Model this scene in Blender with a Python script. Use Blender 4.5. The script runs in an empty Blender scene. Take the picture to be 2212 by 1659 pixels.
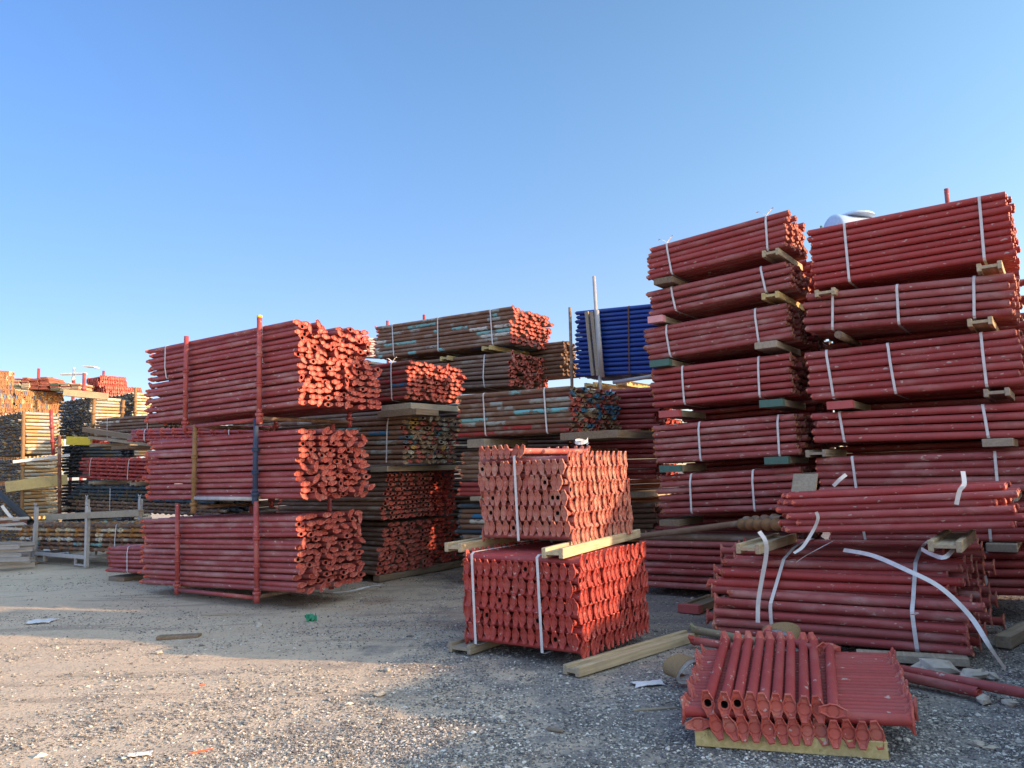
import bpy, math, random
from mathutils import Vector, Matrix, noise
random.seed(7)
sc = bpy.context.scene
COL = sc.collection
R = math.radians
# ------------------------------------------------------------------ camera, sky, sun, exposure
CAMH = 1.6; PITCH = R(6.45); ROLL = R(-1.8); FPX = 1661.0
cam_d = bpy.data.cameras.new("camera"); cam = bpy.data.objects.new("camera", cam_d); COL.objects.link(cam)
cam_d.sensor_width = 36; cam_d.lens = 36*FPX/2212; cam_d.clip_end = 5000
CM = Matrix.Rotation(R(90)+PITCH, 4, 'X') @ Matrix.Rotation(ROLL, 4, 'Z')
cam.matrix_world = Matrix.Translation((0, 0, CAMH)) @ CM
sc.camera = cam
SUN_AZ = R(-15)      # direction to the sun, measured from +X
SUN_EL = R(14)
w = bpy.data.worlds.new("World"); sc.world = w; w.use_nodes = True
wn = w.node_tree; wn.nodes.clear()
sky = wn.nodes.new('ShaderNodeTexSky'); sky.sky_type = 'NISHITA'; sky.sun_disc = False
sky.sun_elevation = R(14); sky.sun_rotation = math.pi/2 - SUN_AZ
sky.altitude = 0; sky.air_density = 1.0; sky.dust_density = 0.3; sky.ozone_density = 2.2
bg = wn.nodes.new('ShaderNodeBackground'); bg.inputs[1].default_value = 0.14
ow = wn.nodes.new('ShaderNodeOutputWorld')
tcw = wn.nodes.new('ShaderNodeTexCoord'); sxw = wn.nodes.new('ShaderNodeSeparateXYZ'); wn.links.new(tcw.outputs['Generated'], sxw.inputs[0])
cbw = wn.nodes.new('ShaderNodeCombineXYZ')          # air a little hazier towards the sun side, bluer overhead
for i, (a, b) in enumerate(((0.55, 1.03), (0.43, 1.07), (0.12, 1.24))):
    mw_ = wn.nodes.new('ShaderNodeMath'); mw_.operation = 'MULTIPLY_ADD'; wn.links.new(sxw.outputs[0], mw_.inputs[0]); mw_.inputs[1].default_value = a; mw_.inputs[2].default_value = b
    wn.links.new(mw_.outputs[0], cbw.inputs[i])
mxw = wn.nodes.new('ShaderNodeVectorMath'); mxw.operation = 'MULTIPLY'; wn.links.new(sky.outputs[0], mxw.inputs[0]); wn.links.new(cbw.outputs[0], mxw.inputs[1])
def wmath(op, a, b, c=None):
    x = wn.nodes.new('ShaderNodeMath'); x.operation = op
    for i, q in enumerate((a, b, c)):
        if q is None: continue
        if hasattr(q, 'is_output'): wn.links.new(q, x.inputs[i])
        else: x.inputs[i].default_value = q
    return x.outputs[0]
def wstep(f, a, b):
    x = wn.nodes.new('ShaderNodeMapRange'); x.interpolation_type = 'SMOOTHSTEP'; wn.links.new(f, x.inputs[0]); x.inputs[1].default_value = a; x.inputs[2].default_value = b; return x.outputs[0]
overhead_fill = wstep(sxw.outputs[2], 0.58, 0.80)   # added fill light: sky brightened overhead, above the view
rear_fill = wstep(sxw.outputs[1], 0.1, -0.3)  # sky behind the camera, out of view, brightened as added warm fill
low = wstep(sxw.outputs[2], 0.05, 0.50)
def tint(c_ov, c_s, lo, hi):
    v_ = wmath('ADD', wmath('MULTIPLY', overhead_fill, c_ov), wmath('MULTIPLY', rear_fill, c_s))
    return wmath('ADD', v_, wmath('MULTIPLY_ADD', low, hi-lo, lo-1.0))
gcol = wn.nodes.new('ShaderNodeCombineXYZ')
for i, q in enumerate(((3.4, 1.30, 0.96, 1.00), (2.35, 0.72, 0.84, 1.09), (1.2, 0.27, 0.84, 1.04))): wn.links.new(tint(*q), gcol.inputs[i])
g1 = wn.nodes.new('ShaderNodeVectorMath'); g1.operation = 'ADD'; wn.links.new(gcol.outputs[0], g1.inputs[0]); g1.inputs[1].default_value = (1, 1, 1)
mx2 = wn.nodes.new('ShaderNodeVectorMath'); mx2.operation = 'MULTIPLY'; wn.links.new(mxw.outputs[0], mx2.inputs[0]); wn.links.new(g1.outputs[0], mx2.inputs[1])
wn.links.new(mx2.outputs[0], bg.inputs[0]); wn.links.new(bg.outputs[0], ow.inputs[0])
sd = bpy.data.lights.new("sun", 'SUN'); sd.energy = 5.0; sd.angle = R(0.9); sd.color = (1.0, 0.66, 0.38)
sun = bpy.data.objects.new("sun", sd); COL.objects.link(sun)
SDIR = Vector((math.cos(SUN_AZ)*math.cos(SUN_EL), math.sin(SUN_AZ)*math.cos(SUN_EL), math.sin(SUN_EL)))
sun.rotation_euler = SDIR.to_track_quat('Z', 'Y').to_euler()
sun.location = SDIR*60
vs = sc.view_settings; vs.view_transform = 'Standard'; vs.look = 'None'; vs.exposure = 0.9; vs.gamma = 1
vs.use_curve_mapping = False

# ------------------------------------------------------------------ surveying helpers (2212 px wide reading of the photo)
TH = R(-35.4)                                     # direction of the long tubes, away from the camera's right
XD = Vector((math.cos(TH), math.sin(TH), 0))      # tube direction towards the near ends
U = -XD; V = Vector((-math.sin(TH), math.cos(TH), 0))
C0 = Vector((0, 0, CAMH)); CR = CM.to_3x3()
def ray(px, py):
    return CR @ Vector(((px-1106)/FPX, -(py-829.5)/FPX, -1))
def at_v(px, py, v):
    d = ray(px, py); return C0 + d*((v - C0.dot(V))/d.dot(V))
def at_u(px, py, u):
    d = ray(px, py); return C0 + d*((u - C0.dot(U))/d.dot(U))
def at_z(px, py, z=0.0):
    d = ray(px, py); return C0 + d*((z - CAMH)/d.z)
def at_d(px, py, dd):
    d = ray(px, py); return C0 + d*(dd/d.y)

# ------------------------------------------------------------------ materials
class NT:
    def __init__(s, name):
        s.m = bpy.data.materials.new(name); s.m.use_nodes = True; s.t = s.m.node_tree; s.t.nodes.clear()
        s.out = s.n('ShaderNodeOutputMaterial'); s.b = s.n('ShaderNodeBsdfPrincipled')
        s.l(s.b.outputs[0], s.out.inputs[0])
    def n(s, ty, **k):
        x = s.t.nodes.new(ty)
        for a, v in k.items(): setattr(x, a, v)
        return x
    def l(s, a, b): s.t.links.new(a, b)
    def val(s, sock, v):
        if hasattr(v, 'is_output'): s.l(v, sock)
        else: sock.default_value = v
    def math(s, op, a, b=0.0, c=None):
        x = s.n('ShaderNodeMath', operation=op); s.val(x.inputs[0], a); s.val(x.inputs[1], b)
        if c is not None: s.val(x.inputs[2], c)
        return x.outputs[0]
    def mix(s, f, a, b, mode='MIX'):
        x = s.n('ShaderNodeMixRGB', blend_type=mode); s.val(x.inputs[0], f)
        for i, c in ((1, a), (2, b)):
            if isinstance(c, tuple) and len(c) == 3: c = (*c, 1)
            s.val(x.inputs[i], c)
        return x.outputs[0]
    def noise(s, vec, scale, det=3, rough=0.55, dim=None):
        x = s.n('ShaderNodeTexNoise'); s.l(vec, x.inputs['Vector']); x.inputs['Scale'].default_value = scale
        x.inputs['Detail'].default_value = det; x.inputs['Roughness'].default_value = rough
        return x.outputs['Fac']
    def step(s, f, a, b):
        x = s.n('ShaderNodeMapRange', interpolation_type='SMOOTHSTEP'); s.l(f, x.inputs[0])
        x.inputs[1].default_value = a; x.inputs[2].default_value = b
        return x.outputs[0]
    def ramp(s, f, stops, const=False):
        x = s.n('ShaderNodeValToRGB'); s.l(f, x.inputs[0]); e = x.color_ramp.elements
        if const: x.color_ramp.interpolation = 'CONSTANT'
        while len(e) < len(stops): e.new(0.5)
        for i, (p, c) in enumerate(stops): e[i].position = p; e[i].color = (*c, 1)
        return x.outputs[0]
    def objcoord(s, stretch=(1, 1, 1), k=37.0):
        tc = s.n('ShaderNodeTexCoord'); oi = s.n('ShaderNodeObjectInfo')
        mp = s.n('ShaderNodeMapping'); mp.inputs['Scale'].default_value = stretch
        s.l(tc.outputs['Object'], mp.inputs[0])
        cb = s.n('ShaderNodeCombineXYZ')
        for i, q in enumerate((1.0, 1.7, 2.3)): s.l(s.math('MULTIPLY', oi.outputs['Random'], k*q), cb.inputs[i])
        ad = s.n('ShaderNodeVectorMath', operation='ADD'); s.l(mp.outputs[0], ad.inputs[0]); s.l(cb.outputs[0], ad.inputs[1])
        return ad.outputs[0], oi.outputs['Random']
    def bump(s, h, strength=0.3, dist=0.01):
        x = s.n('ShaderNodeBump'); x.inputs['Strength'].default_value = strength; x.inputs['Distance'].default_value = dist
        s.l(h, x.inputs['Height']); s.l(x.outputs[0], s.b.inputs['Normal'])
    def fin(s, col, rough=0.6, spec=0.35, metal=0.0):
        s.val(s.b.inputs['Base Color'], col if not (isinstance(col, tuple) and len(col) == 3) else (*col, 1))
        s.val(s.b.inputs['Roughness'], rough); s.b.inputs['Specular IOR Level'].default_value = spec*1.3
        s.b.inputs['Metallic'].default_value = metal
        return s.m
def paint(name, c1, c2, dust=(0.42, 0.20, 0.18), damt=0.5, rust=(0.09, 0.04, 0.025), ramt=0.35, rough=0.55, chips=True):
    t = NT(name); v, r = t.objcoord((0.5, 1, 1))
    col = t.mix(r, c1, c2)
    bv, _ = t.objcoord((1, 0.02, 0.02), 11)
    band = t.noise(bv, 55, 2)
    col = t.mix(t.math('MULTIPLY', t.step(band, 0.35, 0.7), 0.28), col, tuple(min(1, x*1.5) for x in c1))
    n1 = t.noise(v, 5, 4); n2 = t.noise(v, 16, 5, 0.65)
    col = t.mix(t.math('MULTIPLY', t.step(n1, 0.45, 0.75), damt), col, dust)
    col = t.mix(t.math('MULTIPLY', t.step(n2, 0.56, 0.68), ramt), col, rust)
    if chips:
        n3 = t.noise(v, 30, 3, 0.5)
        col = t.mix(t.math('MULTIPLY', t.step(n3, 0.66, 0.70), 0.7), col, (0.5, 0.42, 0.38))
    t.bump(n2, 0.25, 0.004)
    return t.fin(col, t.math('MULTIPLY_ADD', n2, 0.3, rough-0.15))
def rusty(name, c1, c2, patches, pth=0.60, mud=(0.28, 0.24, 0.2)):
    t = NT(name); v, r = t.objcoord((0.5, 1, 1))
    n1 = t.noise(v, 7, 4); n2 = t.noise(v, 26, 5, 0.7)
    col = t.mix(n2, c1, c2)
    col = t.mix(t.math('MULTIPLY', t.step(n1, 0.5, 0.7), 0.6), col, mud)
    if patches:
        pv, _ = t.objcoord((1, 0.05, 0.05), 91)
        pn = t.noise(pv, 1.6, 1, 0.4)
        pr = t.math('FRACT', t.math('MULTIPLY', r, 17.31))
        pc = t.ramp(pr, [(i/len(patches), c) for i, c in enumerate(patches)], True)
        wear = t.step(t.noise(v, 20, 4, 0.7), 0.60, 0.5)
        pf = t.math('MULTIPLY', t.step(pn, pth, pth+0.02), wear)
        col = t.mix(pf, col, pc)
    t.bump(n2, 0.4, 0.005)
    return t.fin(col, 0.75, 0.25)
def wood(name, c1, c2, grey=0.0):
    t = NT(name); v, r = t.objcoord((1, 0.06, 1))
    v2, _ = t.objcoord((1, 1, 1))
    g = t.noise(v, 45, 3, 0.6); n = t.noise(v2, 4, 4)
    col = t.mix(t.step(g, 0.3, 0.75), c1, c2)
    crk = t.step(t.noise(v, 18, 5, 0.75), 0.60, 0.66); col = t.mix(t.math('MULTIPLY', crk, 0.55), col, tuple(q*0.35 for q in c1))
    col = t.mix(t.math('MULTIPLY', t.step(n, 0.45, 0.7), 0.35+grey), col, (0.2, 0.18, 0.16))
    col = t.mix(t.math('MULTIPLY', r, 0.3), col, (0.16, 0.13, 0.10))
    t.bump(g, 0.4, 0.004)
    return t.fin(col, 0.8, 0.2)
def plain(name, col, rough=0.6, metal=0.0, var=0.25, sc_=12):
    t = NT(name); v, r = t.objcoord()
    n = t.noise(v, sc_, 4)
    c = t.mix(t.math('MULTIPLY', t.step(n, 0.4, 0.75), var), col, tuple(x*0.45 for x in col))
    t.bump(n, 0.15, 0.004)
    return t.fin(c, rough, 0.3, metal)
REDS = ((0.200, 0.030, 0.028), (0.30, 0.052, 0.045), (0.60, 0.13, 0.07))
M = {}
M['red'] = paint('red_oxide_paint', (0.25, 0.037, 0.038), (0.33, 0.060, 0.058), damt=0.5)
M['red_dusty'] = paint('dusty_red_paint', (0.24, 0.045, 0.044), (0.34, 0.092, 0.088), damt=0.7, ramt=0.4, dust=(0.42, 0.24, 0.22))
M['red_clean'] = paint('clean_red_paint', (0.29, 0.034, 0.033), (0.35, 0.048, 0.045), damt=0.2, ramt=0.15)
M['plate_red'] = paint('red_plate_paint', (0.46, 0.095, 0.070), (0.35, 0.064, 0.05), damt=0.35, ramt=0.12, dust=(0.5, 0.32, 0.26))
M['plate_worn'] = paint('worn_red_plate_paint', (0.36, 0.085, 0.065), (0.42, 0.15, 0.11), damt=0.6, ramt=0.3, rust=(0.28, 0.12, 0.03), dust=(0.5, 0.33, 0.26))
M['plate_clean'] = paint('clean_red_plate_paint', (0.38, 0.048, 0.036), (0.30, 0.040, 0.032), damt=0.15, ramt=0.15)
M['rust_end'] = paint('rust_brown_ends', (0.20, 0.085, 0.05), (0.3, 0.1, 0.06), damt=0.4, ramt=0.5)
M['rusty'] = rusty('rusted_tube', (0.12, 0.062, 0.042), (0.26, 0.145, 0.095), [(0.16, 0.42, 0.45), (0.03, 0.16, 0.33), (0.5, 0.5, 0.46), (0.20, 0.42, 0.43), (0.3, 0.32, 0.3)], 0.55, (0.34, 0.31, 0.27))
M['rusty_plain'] = rusty('plain_rusted_tube', (0.11, 0.062, 0.045), (0.24, 0.15, 0.105), None, mud=(0.34, 0.30, 0.26))
M['rusty_red'] = rusty('rusted_red_tube', (0.10, 0.035, 0.024), (0.2, 0.075, 0.05), [(0.3, 0.03, 0.03), (0.03, 0.16, 0.33)], 0.55)
M['rust_orange'] = rusty('orange_rust_tube', (0.28, 0.11, 0.03), (0.42, 0.22, 0.08), [(0.55, 0.5, 0.38), (0.16, 0.3, 0.4)], 0.55, (0.45, 0.36, 0.24))
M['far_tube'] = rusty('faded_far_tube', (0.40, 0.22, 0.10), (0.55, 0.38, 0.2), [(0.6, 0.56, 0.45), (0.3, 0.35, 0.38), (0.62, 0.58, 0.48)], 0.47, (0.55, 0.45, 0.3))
M['blue'] = paint('deep_blue_paint', (0.008, 0.03, 0.20), (0.012, 0.05, 0.27), dust=(0.02, 0.08, 0.25), damt=0.3, ramt=0.1, rough=0.45, chips=False)
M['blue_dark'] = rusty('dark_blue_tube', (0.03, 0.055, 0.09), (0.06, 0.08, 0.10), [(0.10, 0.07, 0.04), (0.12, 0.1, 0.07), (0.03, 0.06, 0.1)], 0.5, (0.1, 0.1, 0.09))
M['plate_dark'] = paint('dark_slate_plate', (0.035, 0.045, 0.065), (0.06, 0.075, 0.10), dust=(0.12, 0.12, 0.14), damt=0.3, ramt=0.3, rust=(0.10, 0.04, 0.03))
M['galv'] = plain('galvanised_grey_steel', (0.40, 0.39, 0.40), 0.5, 0.2)
M['grey_paint'] = plain('grey_scuffed_paint', (0.42, 0.41, 0.42), 0.65, 0.0, 0.35)
M['tan_rust'] = plain('tan_rusted_post', (0.26, 0.15, 0.07), 0.8, 0, 0.5, 20)
M['navy'] = rusty('navy_post_paint', (0.02, 0.04, 0.1), (0.05, 0.07, 0.12), [(0.3, 0.1, 0.05), (0.3, 0.3, 0.3)], 0.62, (0.04, 0.06, 0.1))
M['strap'] = plain('white_strap', (0.62, 0.61, 0.62), 0.5, 0, 0.35)
M['strap_brown'] = plain('brown_steel_strap', (0.12, 0.05, 0.03), 0.7)
M['wood'] = wood('pine_timber', (0.42, 0.33, 0.21), (0.60, 0.49, 0.33))
M['wood_grey'] = wood('weathered_timber', (0.30, 0.25, 0.19), (0.42, 0.36, 0.28), 0.2)
M['wood_dark'] = wood('old_dark_timber', (0.16, 0.11, 0.075), (0.26, 0.19, 0.13), 0.2)
M['wood_yellow'] = wood('yellow_formwork_timber', (0.46, 0.36, 0.15), (0.60, 0.49, 0.25))
M['green_end'] = plain('green_end_paint', (0.07, 0.15, 0.13), 0.7)
M['red_end'] = plain('pink_red_end_paint', (0.45, 0.10, 0.10), 0.7)
M['pink_end'] = plain('pink_end_paint', (0.70, 0.33, 0.34), 0.7)
M['yellow'] = plain('yellow_paint', (0.55, 0.45, 0.05), 0.6)
M['cap_yellow'] = plain('yellow_cap', (0.75, 0.62, 0.03), 0.5)
M['black_pipe'] = plain('black_pipe', (0.02, 0.022, 0.03), 0.5)
M['white_sheet'] = plain('white_plastic_sheet', (0.62, 0.63, 0.66), 0.5)
M['stone_white'] = plain('pale_limestone', (0.46, 0.41, 0.35), 0.9, 0, 0.5, 9)
M['tank'] = plain('white_tank_plastic', (0.42, 0.56, 0.76), 0.4)
M['hole'] = plain('dark_inside', (0.02, 0.012, 0.01), 0.9)
M['fibre'] = plain('brown_woven_fibre', (0.24, 0.16, 0.085), 0.95, 0, 0.6, 120)
M['lining'] = plain('white_lining', (0.6, 0.62, 0.64), 0.8, 0, 0.4, 30)
M['olive'] = paint('olive_green_paint', (0.17, 0.17, 0.11), (0.18, 0.18, 0.12), dust=(0.3, 0.27, 0.22), damt=0.4, ramt=0.3)
M['green_rag'] = plain('green_plastic', (0.03, 0.25, 0.15), 0.5)
M['orange_scrap'] = plain('orange_plastic', (0.6, 0.12, 0.04), 0.5)
t = NT('mixed_plate_paint'); v, r = t.objcoord()
rr = t.math('FRACT', t.math('MULTIPLY', r, 13.7))
c = t.ramp(rr, [(0, (0.36, 0.07, 0.055)), (0.24, (0.03, 0.15, 0.27)), (0.40, (0.24, 0.16, 0.09)), (0.58, (0.34, 0.06, 0.05)), (0.72, (0.18, 0.12, 0.08)), (0.86, (0.3, 0.22, 0.14))], True)
c = t.mix(t.math('MULTIPLY', t.step(t.noise(v, 25, 4), 0.5, 0.65), 0.5), c, (0.1, 0.06, 0.04)); M['plate_mix'] = t.fin(c, 0.7)
t = NT('motley_plate_paint'); v, r = t.objcoord()
rr = t.math('FRACT', t.math('MULTIPLY', r, 13.7))
c = t.ramp(rr, [(0, (0.32, 0.08, 0.065)), (0.24, (0.22, 0.15, 0.10)), (0.48, (0.38, 0.24, 0.07)), (0.57, (0.36, 0.33, 0.28)), (0.68, (0.06, 0.10, 0.15)), (0.76, (0.27, 0.19, 0.13)), (0.92, (0.28, 0.06, 0.05))], True)
c = t.mix(t.math('MULTIPLY', t.step(t.noise(v, 25, 4), 0.5, 0.65), 0.5), c, (0.1, 0.06, 0.04)); M['plate_motley'] = t.fin(c, 0.7)
t = NT('orange_yellow_plate_paint'); v, r = t.objcoord()
rr = t.math('FRACT', t.math('MULTIPLY', r, 13.7))
c = t.ramp(rr, [(0, (0.36, 0.19, 0.09)), (0.3, (0.40, 0.26, 0.12)), (0.52, (0.28, 0.14, 0.08)), (0.68, (0.42, 0.33, 0.17)), (0.78, (0.10, 0.18, 0.33)), (0.88, (0.5, 0.45, 0.36))], True)
M['plate_orange'] = t.fin(c, 0.75)
def attr_mat(name, stops, rough=0.9):
    t = NT(name); a = t.n('ShaderNodeAttribute'); a.attribute_name = 'tint'
    tc = t.n('ShaderNodeTexCoord')
    c = t.ramp(a.outputs['Fac'], stops); n = t.noise(tc.outputs['Object'], 60, 3)
    c = t.mix(t.math('MULTIPLY', n, 0.35), c, (0.1, 0.09, 0.085)); t.bump(n, 0.3, 0.005)
    return t.fin(c, rough, 0.15)
M['gravel'] = attr_mat('loose_gravel', [(0, (0.10, 0.098, 0.105)), (0.3, (0.22, 0.21, 0.21)), (0.55, (0.40, 0.37, 0.33)), (0.8, (0.58, 0.54, 0.49)), (1, (0.78, 0.75, 0.70))])
# ------------------------------------------------------------------ mesh helpers
CACHE = {}
def mesh(name, vs_, fs, mats, smooth=None, mi=None):
    me = bpy.data.meshes.new(name); me.from_pydata([tuple(v) for v in vs_], [], fs)
    for m in (mats if isinstance(mats, (list, tuple)) else [mats]): me.materials.append(M[m] if isinstance(m, str) else m)
    if smooth is True: me.polygons.foreach_set('use_smooth', [True]*len(fs))
    elif smooth: me.polygons.foreach_set('use_smooth', smooth)
    if mi: me.polygons.foreach_set('material_index', mi)
    me.update(); return me
class MB:
    def __init__(s): s.v = []; s.f = []; s.sm = []; s.mi = []
    def add(s, vs_, fs, sm=False, mi=0, mat=None):
        o = len(s.v)
        s.v += [(mat @ Vector(v)) if mat else Vector(v) for v in vs_]
        s.f += [tuple(i+o for i in f) for f in fs]
        s.sm += (list(sm) if isinstance(sm, list) else [sm]*len(fs)); s.mi += [mi]*len(fs)
    def box(s, lo, hi, mat=None, mi=0, bev=0.0):
        x0, y0, z0 = lo; x1, y1, z1 = hi
        if bev <= 0:
            vv = [(x, y, z) for z in (z0, z1) for y in (y0, y1) for x in (x0, x1)]
            s.add(vv, [(0, 2, 3, 1), (4, 5, 7, 6), (0, 1, 5, 4), (2, 6, 7, 3), (0, 4, 6, 2), (1, 3, 7, 5)], False, mi, mat)
        else:
            b = bev; vv = []; 
            for z, zz in ((z0, 0), (z0+b, 1), (z1-b, 1), (z1, 0)):
                k = b if zz == 0 else 0
                for (x, y) in ((x0+b+k*0, y0+k), (x1-b, y0+k), (x1-k, y0+b), (x1-k, y1-b), (x1-b, y1-k), (x0+b, y1-k), (x0+k, y1-b), (x0+k, y0+b)):
                    vv.append((x, y, z))
            ff = [tuple(reversed(range(8))), tuple(range(24, 32))]
            for L_ in range(3):
                for i in range(8): j = (i+1) % 8; ff.append((L_*8+i, L_*8+j, L_*8+8+j, L_*8+8+i))
            s.add(vv, ff, False, mi, mat)
    def tube(s, p, q, r, n=10, r2=None, cap=True, mi=0, sm=True):
        p = Vector(p); q = Vector(q); d = (q-p).normalized(); r2 = r if r2 is None else r2
        a = d.orthogonal().normalized(); b = d.cross(a)
        vv = [p+(a*math.cos(k*2*math.pi/n)+b*math.sin(k*2*math.pi/n))*r for k in range(n)]
        vv += [q+(a*math.cos(k*2*math.pi/n)+b*math.sin(k*2*math.pi/n))*r2 for k in range(n)]
        ff = [(k, (k+1) % n, n+(k+1) % n, n+k) for k in range(n)]; sm_ = [sm]*n
        if cap: ff += [tuple(reversed(range(n))), tuple(range(n, 2*n))]; sm_ += [False, False]
        s.add(vv, ff, sm_, mi)
    def lathe_x(s, prof, n=12, mat=None, mi=0):
        # prof: list of (x, r); revolved round X, open ends
        vv = []; ff = []
        for x, r in prof:
            for k in range(n): a = 2*math.pi*k/n; vv.append((x, r*math.cos(a), r*math.sin(a)))
        for i in range(len(prof)-1):
            for k in range(n): j = (k+1) % n; ff.append((i*n+k, i*n+j, i*n+n+j, i*n+n+k))
        s.add(vv, ff, True, mi, mat)
    def build(s, name, mats): return mesh(name, s.v, s.f, mats, s.sm, s.mi)
def link(name, me, parent=None, mw=None, loc=None, rot=None):
    o = bpy.data.objects.new(name, me); COL.objects.link(o)
    if parent is not None: o.parent = parent
    if mw is not None: o.matrix_local = mw if parent is not None else mw
    if loc is not None: o.location = loc
    if rot is not None: o.rotation_euler = rot
    return o
def tag(o, label, cat, group=None, kind='thing'):
    if label: o['label'] = label
    if cat: o['category'] = cat
    if group: o['group'] = group
    if kind: o['kind'] = kind
    return o
def empty(name, mw, label, cat, group=None):
    o = bpy.data.objects.new(name, None); o.empty_display_size = 0.2; COL.objects.link(o); o.matrix_world = mw
    return tag(o, label, cat, group)
def frame(O, rz=TH, tilt=0.0, roll=0.0):
    return Matrix.Translation(O) @ Matrix.Rotation(rz, 4, 'Z') @ Matrix.Rotation(tilt, 4, 'Y') @ Matrix.Rotation(roll, 4, 'X')

# ------------------------------------------------------------------ steel props
def outline(s=1.0, flip=False):
    # twelve points of the pressed end plate, long axis on Y
    half = [(0.072, 0.0155), (0.066, 0.017), (0.036, 0.027), (0.019, 0.0355), (-0.019, 0.0355), (-0.036, 0.027), (-0.066, 0.017), (-0.072, 0.0155)]
    pts = half + [(-y, -z) for y, z in half]
    return [(y*s, z*s) for y, z in pts]
def plate_mesh(r, hole, mat, s=1.0):
    key = ('plate', r, hole, mat, s)
    if key in CACHE: return CACHE[key]
    pts = outline(s); n = len(pts); mb = MB()
    def ring(x, k, a=0.0):   # blend outline to circle
        out = []
        for y, z in pts:
            d = math.hypot(y, z); cy, cz = y/d*a, z/d*a
            out.append((x, y*k+cy*(1), z*k+cz*(1)))
        return out
    def circ(x, rr):
        return [(x, rr*y/math.hypot(y, z), rr*z/math.hypot(y, z)) for y, z in pts]
    bow = 0.014*s
    def bend(ring_):      # tips of the plate lean back from the tube axis
        return [(x - bow*(abs(y)/(0.072*s))**2*(-0.6), y, z) for x, y, z in ring_]
    rings = [circ(-0.036, r*1.0), ring(-0.015, 0.60), bend(ring(-0.010, 0.97)), bend(ring(-0.002, 1)), bend(ring(0.003, 0.90)), bend(ring(-0.007, 0.66))]
    if hole:
        rings += [circ(-0.007, r*0.70), circ(-0.09, r*0.68)]
    else:
        rings += [circ(-0.007, r*0.5)]
    vv = [v for rg in rings for v in rg]; ff = []
    for i in range(len(rings)-1):
        for k in range(n):
            j = (k+1) % n; ff.append((i*n+k, i*n+j, (i+1)*n+j, (i+1)*n+k))
    sm = [i < 1 for i in range(len(rings)-1) for _ in range(n)]
    b = (len(rings)-1)*n; ff.append(tuple(b+k for k in range(n))); sm.append(False)
    mi = [0]*len(ff)
    if hole: mi[-1] = 1; mi[-1-n:-1] = [1]*n
    CACHE[key] = mesh('end_plate', vv, ff, [mat, 'hole'], sm, mi); return CACHE[key]
def tube_mesh(L, r, mat, n=10, farplate=True, ring=False, nearplate=False, collar=False, s=1.0, platemat=None, hole=False):
    key = ('tube', round(L, 3), r, mat, n, farplate, ring, nearplate, collar, s, platemat, hole)
    if key in CACHE: return CACHE[key]
    mb = MB()
    prof = [(0, r)]
    if collar: prof += [(-0.30*L, r), (-0.30*L-0.002, r*1.22), (-0.30*L-0.07, r*1.22), (-0.30*L-0.072, r*0.86)]
    r2 = r*0.86 if collar else r
    prof += [(-L*0.5, r2), (-L, r2)]
    if ring:
        prof = [(0, r*0.8), (-0.09, r*0.8), (-0.095, r)]
        x = -0.22
        while x > -L+0.05:
            prof += [(x, r), (x, r*1.65), (x-0.012, r*1.75), (x-0.024, r*1.65), (x-0.024, r)]; x -= 0.42
        prof += [(-L, r)]
    mb.lathe_x(prof, n)
    o = len(mb.v)
    if not farplate or ring:
        mb.add([v for v in mb.v[-n:]], [tuple(reversed(range(n)))], False)
    if ring: mb.add([v for v in mb.v[:n]], [tuple(range(n))], False)
    mats = [mat, 'hole', platemat or mat]
    def addp(M_, h):
        pm = plate_mesh(r, h, platemat or mat, s)
        off = len(mb.v); 
        mb.v += [M_ @ v.co for v in pm.vertices]
        for p in pm.polygons:
            mb.f.append(tuple(off+i for i in p.vertices)); mb.sm.append(p.use_smooth); mb.mi.append(1 if p.material_index else 2)
    if farplate and not ring: addp(Matrix.Translation((-L, 0, 0)) @ Matrix.Rotation(math.pi, 4, 'Z'), False)
    if nearplate and not ring: addp(Matrix.Identity(4), hole)
    CACHE[key] = mb.build('prop', mats); return CACHE[key]

def hull(pts):
    pts = sorted(set(pts))
    def cr(o, a, b): return (a[0]-o[0])*(b[1]-o[1])-(a[1]-o[1])*(b[0]-o[0])
    lo = []
    for p in pts:
        while len(lo) > 1 and cr(lo[-2], lo[-1], p) <= 0: lo.pop()
        lo.append(p)
    hi = []
    for p in reversed(pts):
        while len(hi) > 1 and cr(hi[-2], hi[-1], p) <= 0: hi.pop()
        hi.append(p)
    return lo[:-1]+hi[:-1]
def ribbon_mesh(pts, width, side, closed=False, th=0.0016, mat='strap', name='strap'):
    # pts: 3D polyline; side: vector or list of vectors giving the ribbon's width direction
    n = len(pts); mb = MB(); vv = []
    for i, p in enumerate(pts):
        a = pts[i-1] if (i or closed) else p; b = pts[(i+1) % n] if (i < n-1 or closed) else p
        t_ = (Vector(b)-Vector(a)).normalized()
        sd_ = Vector(side[i] if isinstance(side, list) else side); sd_ = (sd_-t_*sd_.dot(t_)).normalized()*width/2
        nn = t_.cross(sd_).normalized()*th/2; p = Vector(p)
        vv += [p+sd_+nn, p-sd_+nn, p-sd_-nn, p+sd_-nn]
    ff = []
    for i in range(n if closed else n-1):
        j = (i+1) % n
        for k in range(4): kk = (k+1) % 4; ff.append((i*4+k, i*4+kk, j*4+kk, j*4+k))
    if not closed: ff += [(3, 2, 1, 0), tuple((n-1)*4+k for k in range(4))]
    return mesh(name, vv, ff, mat, False)
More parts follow.
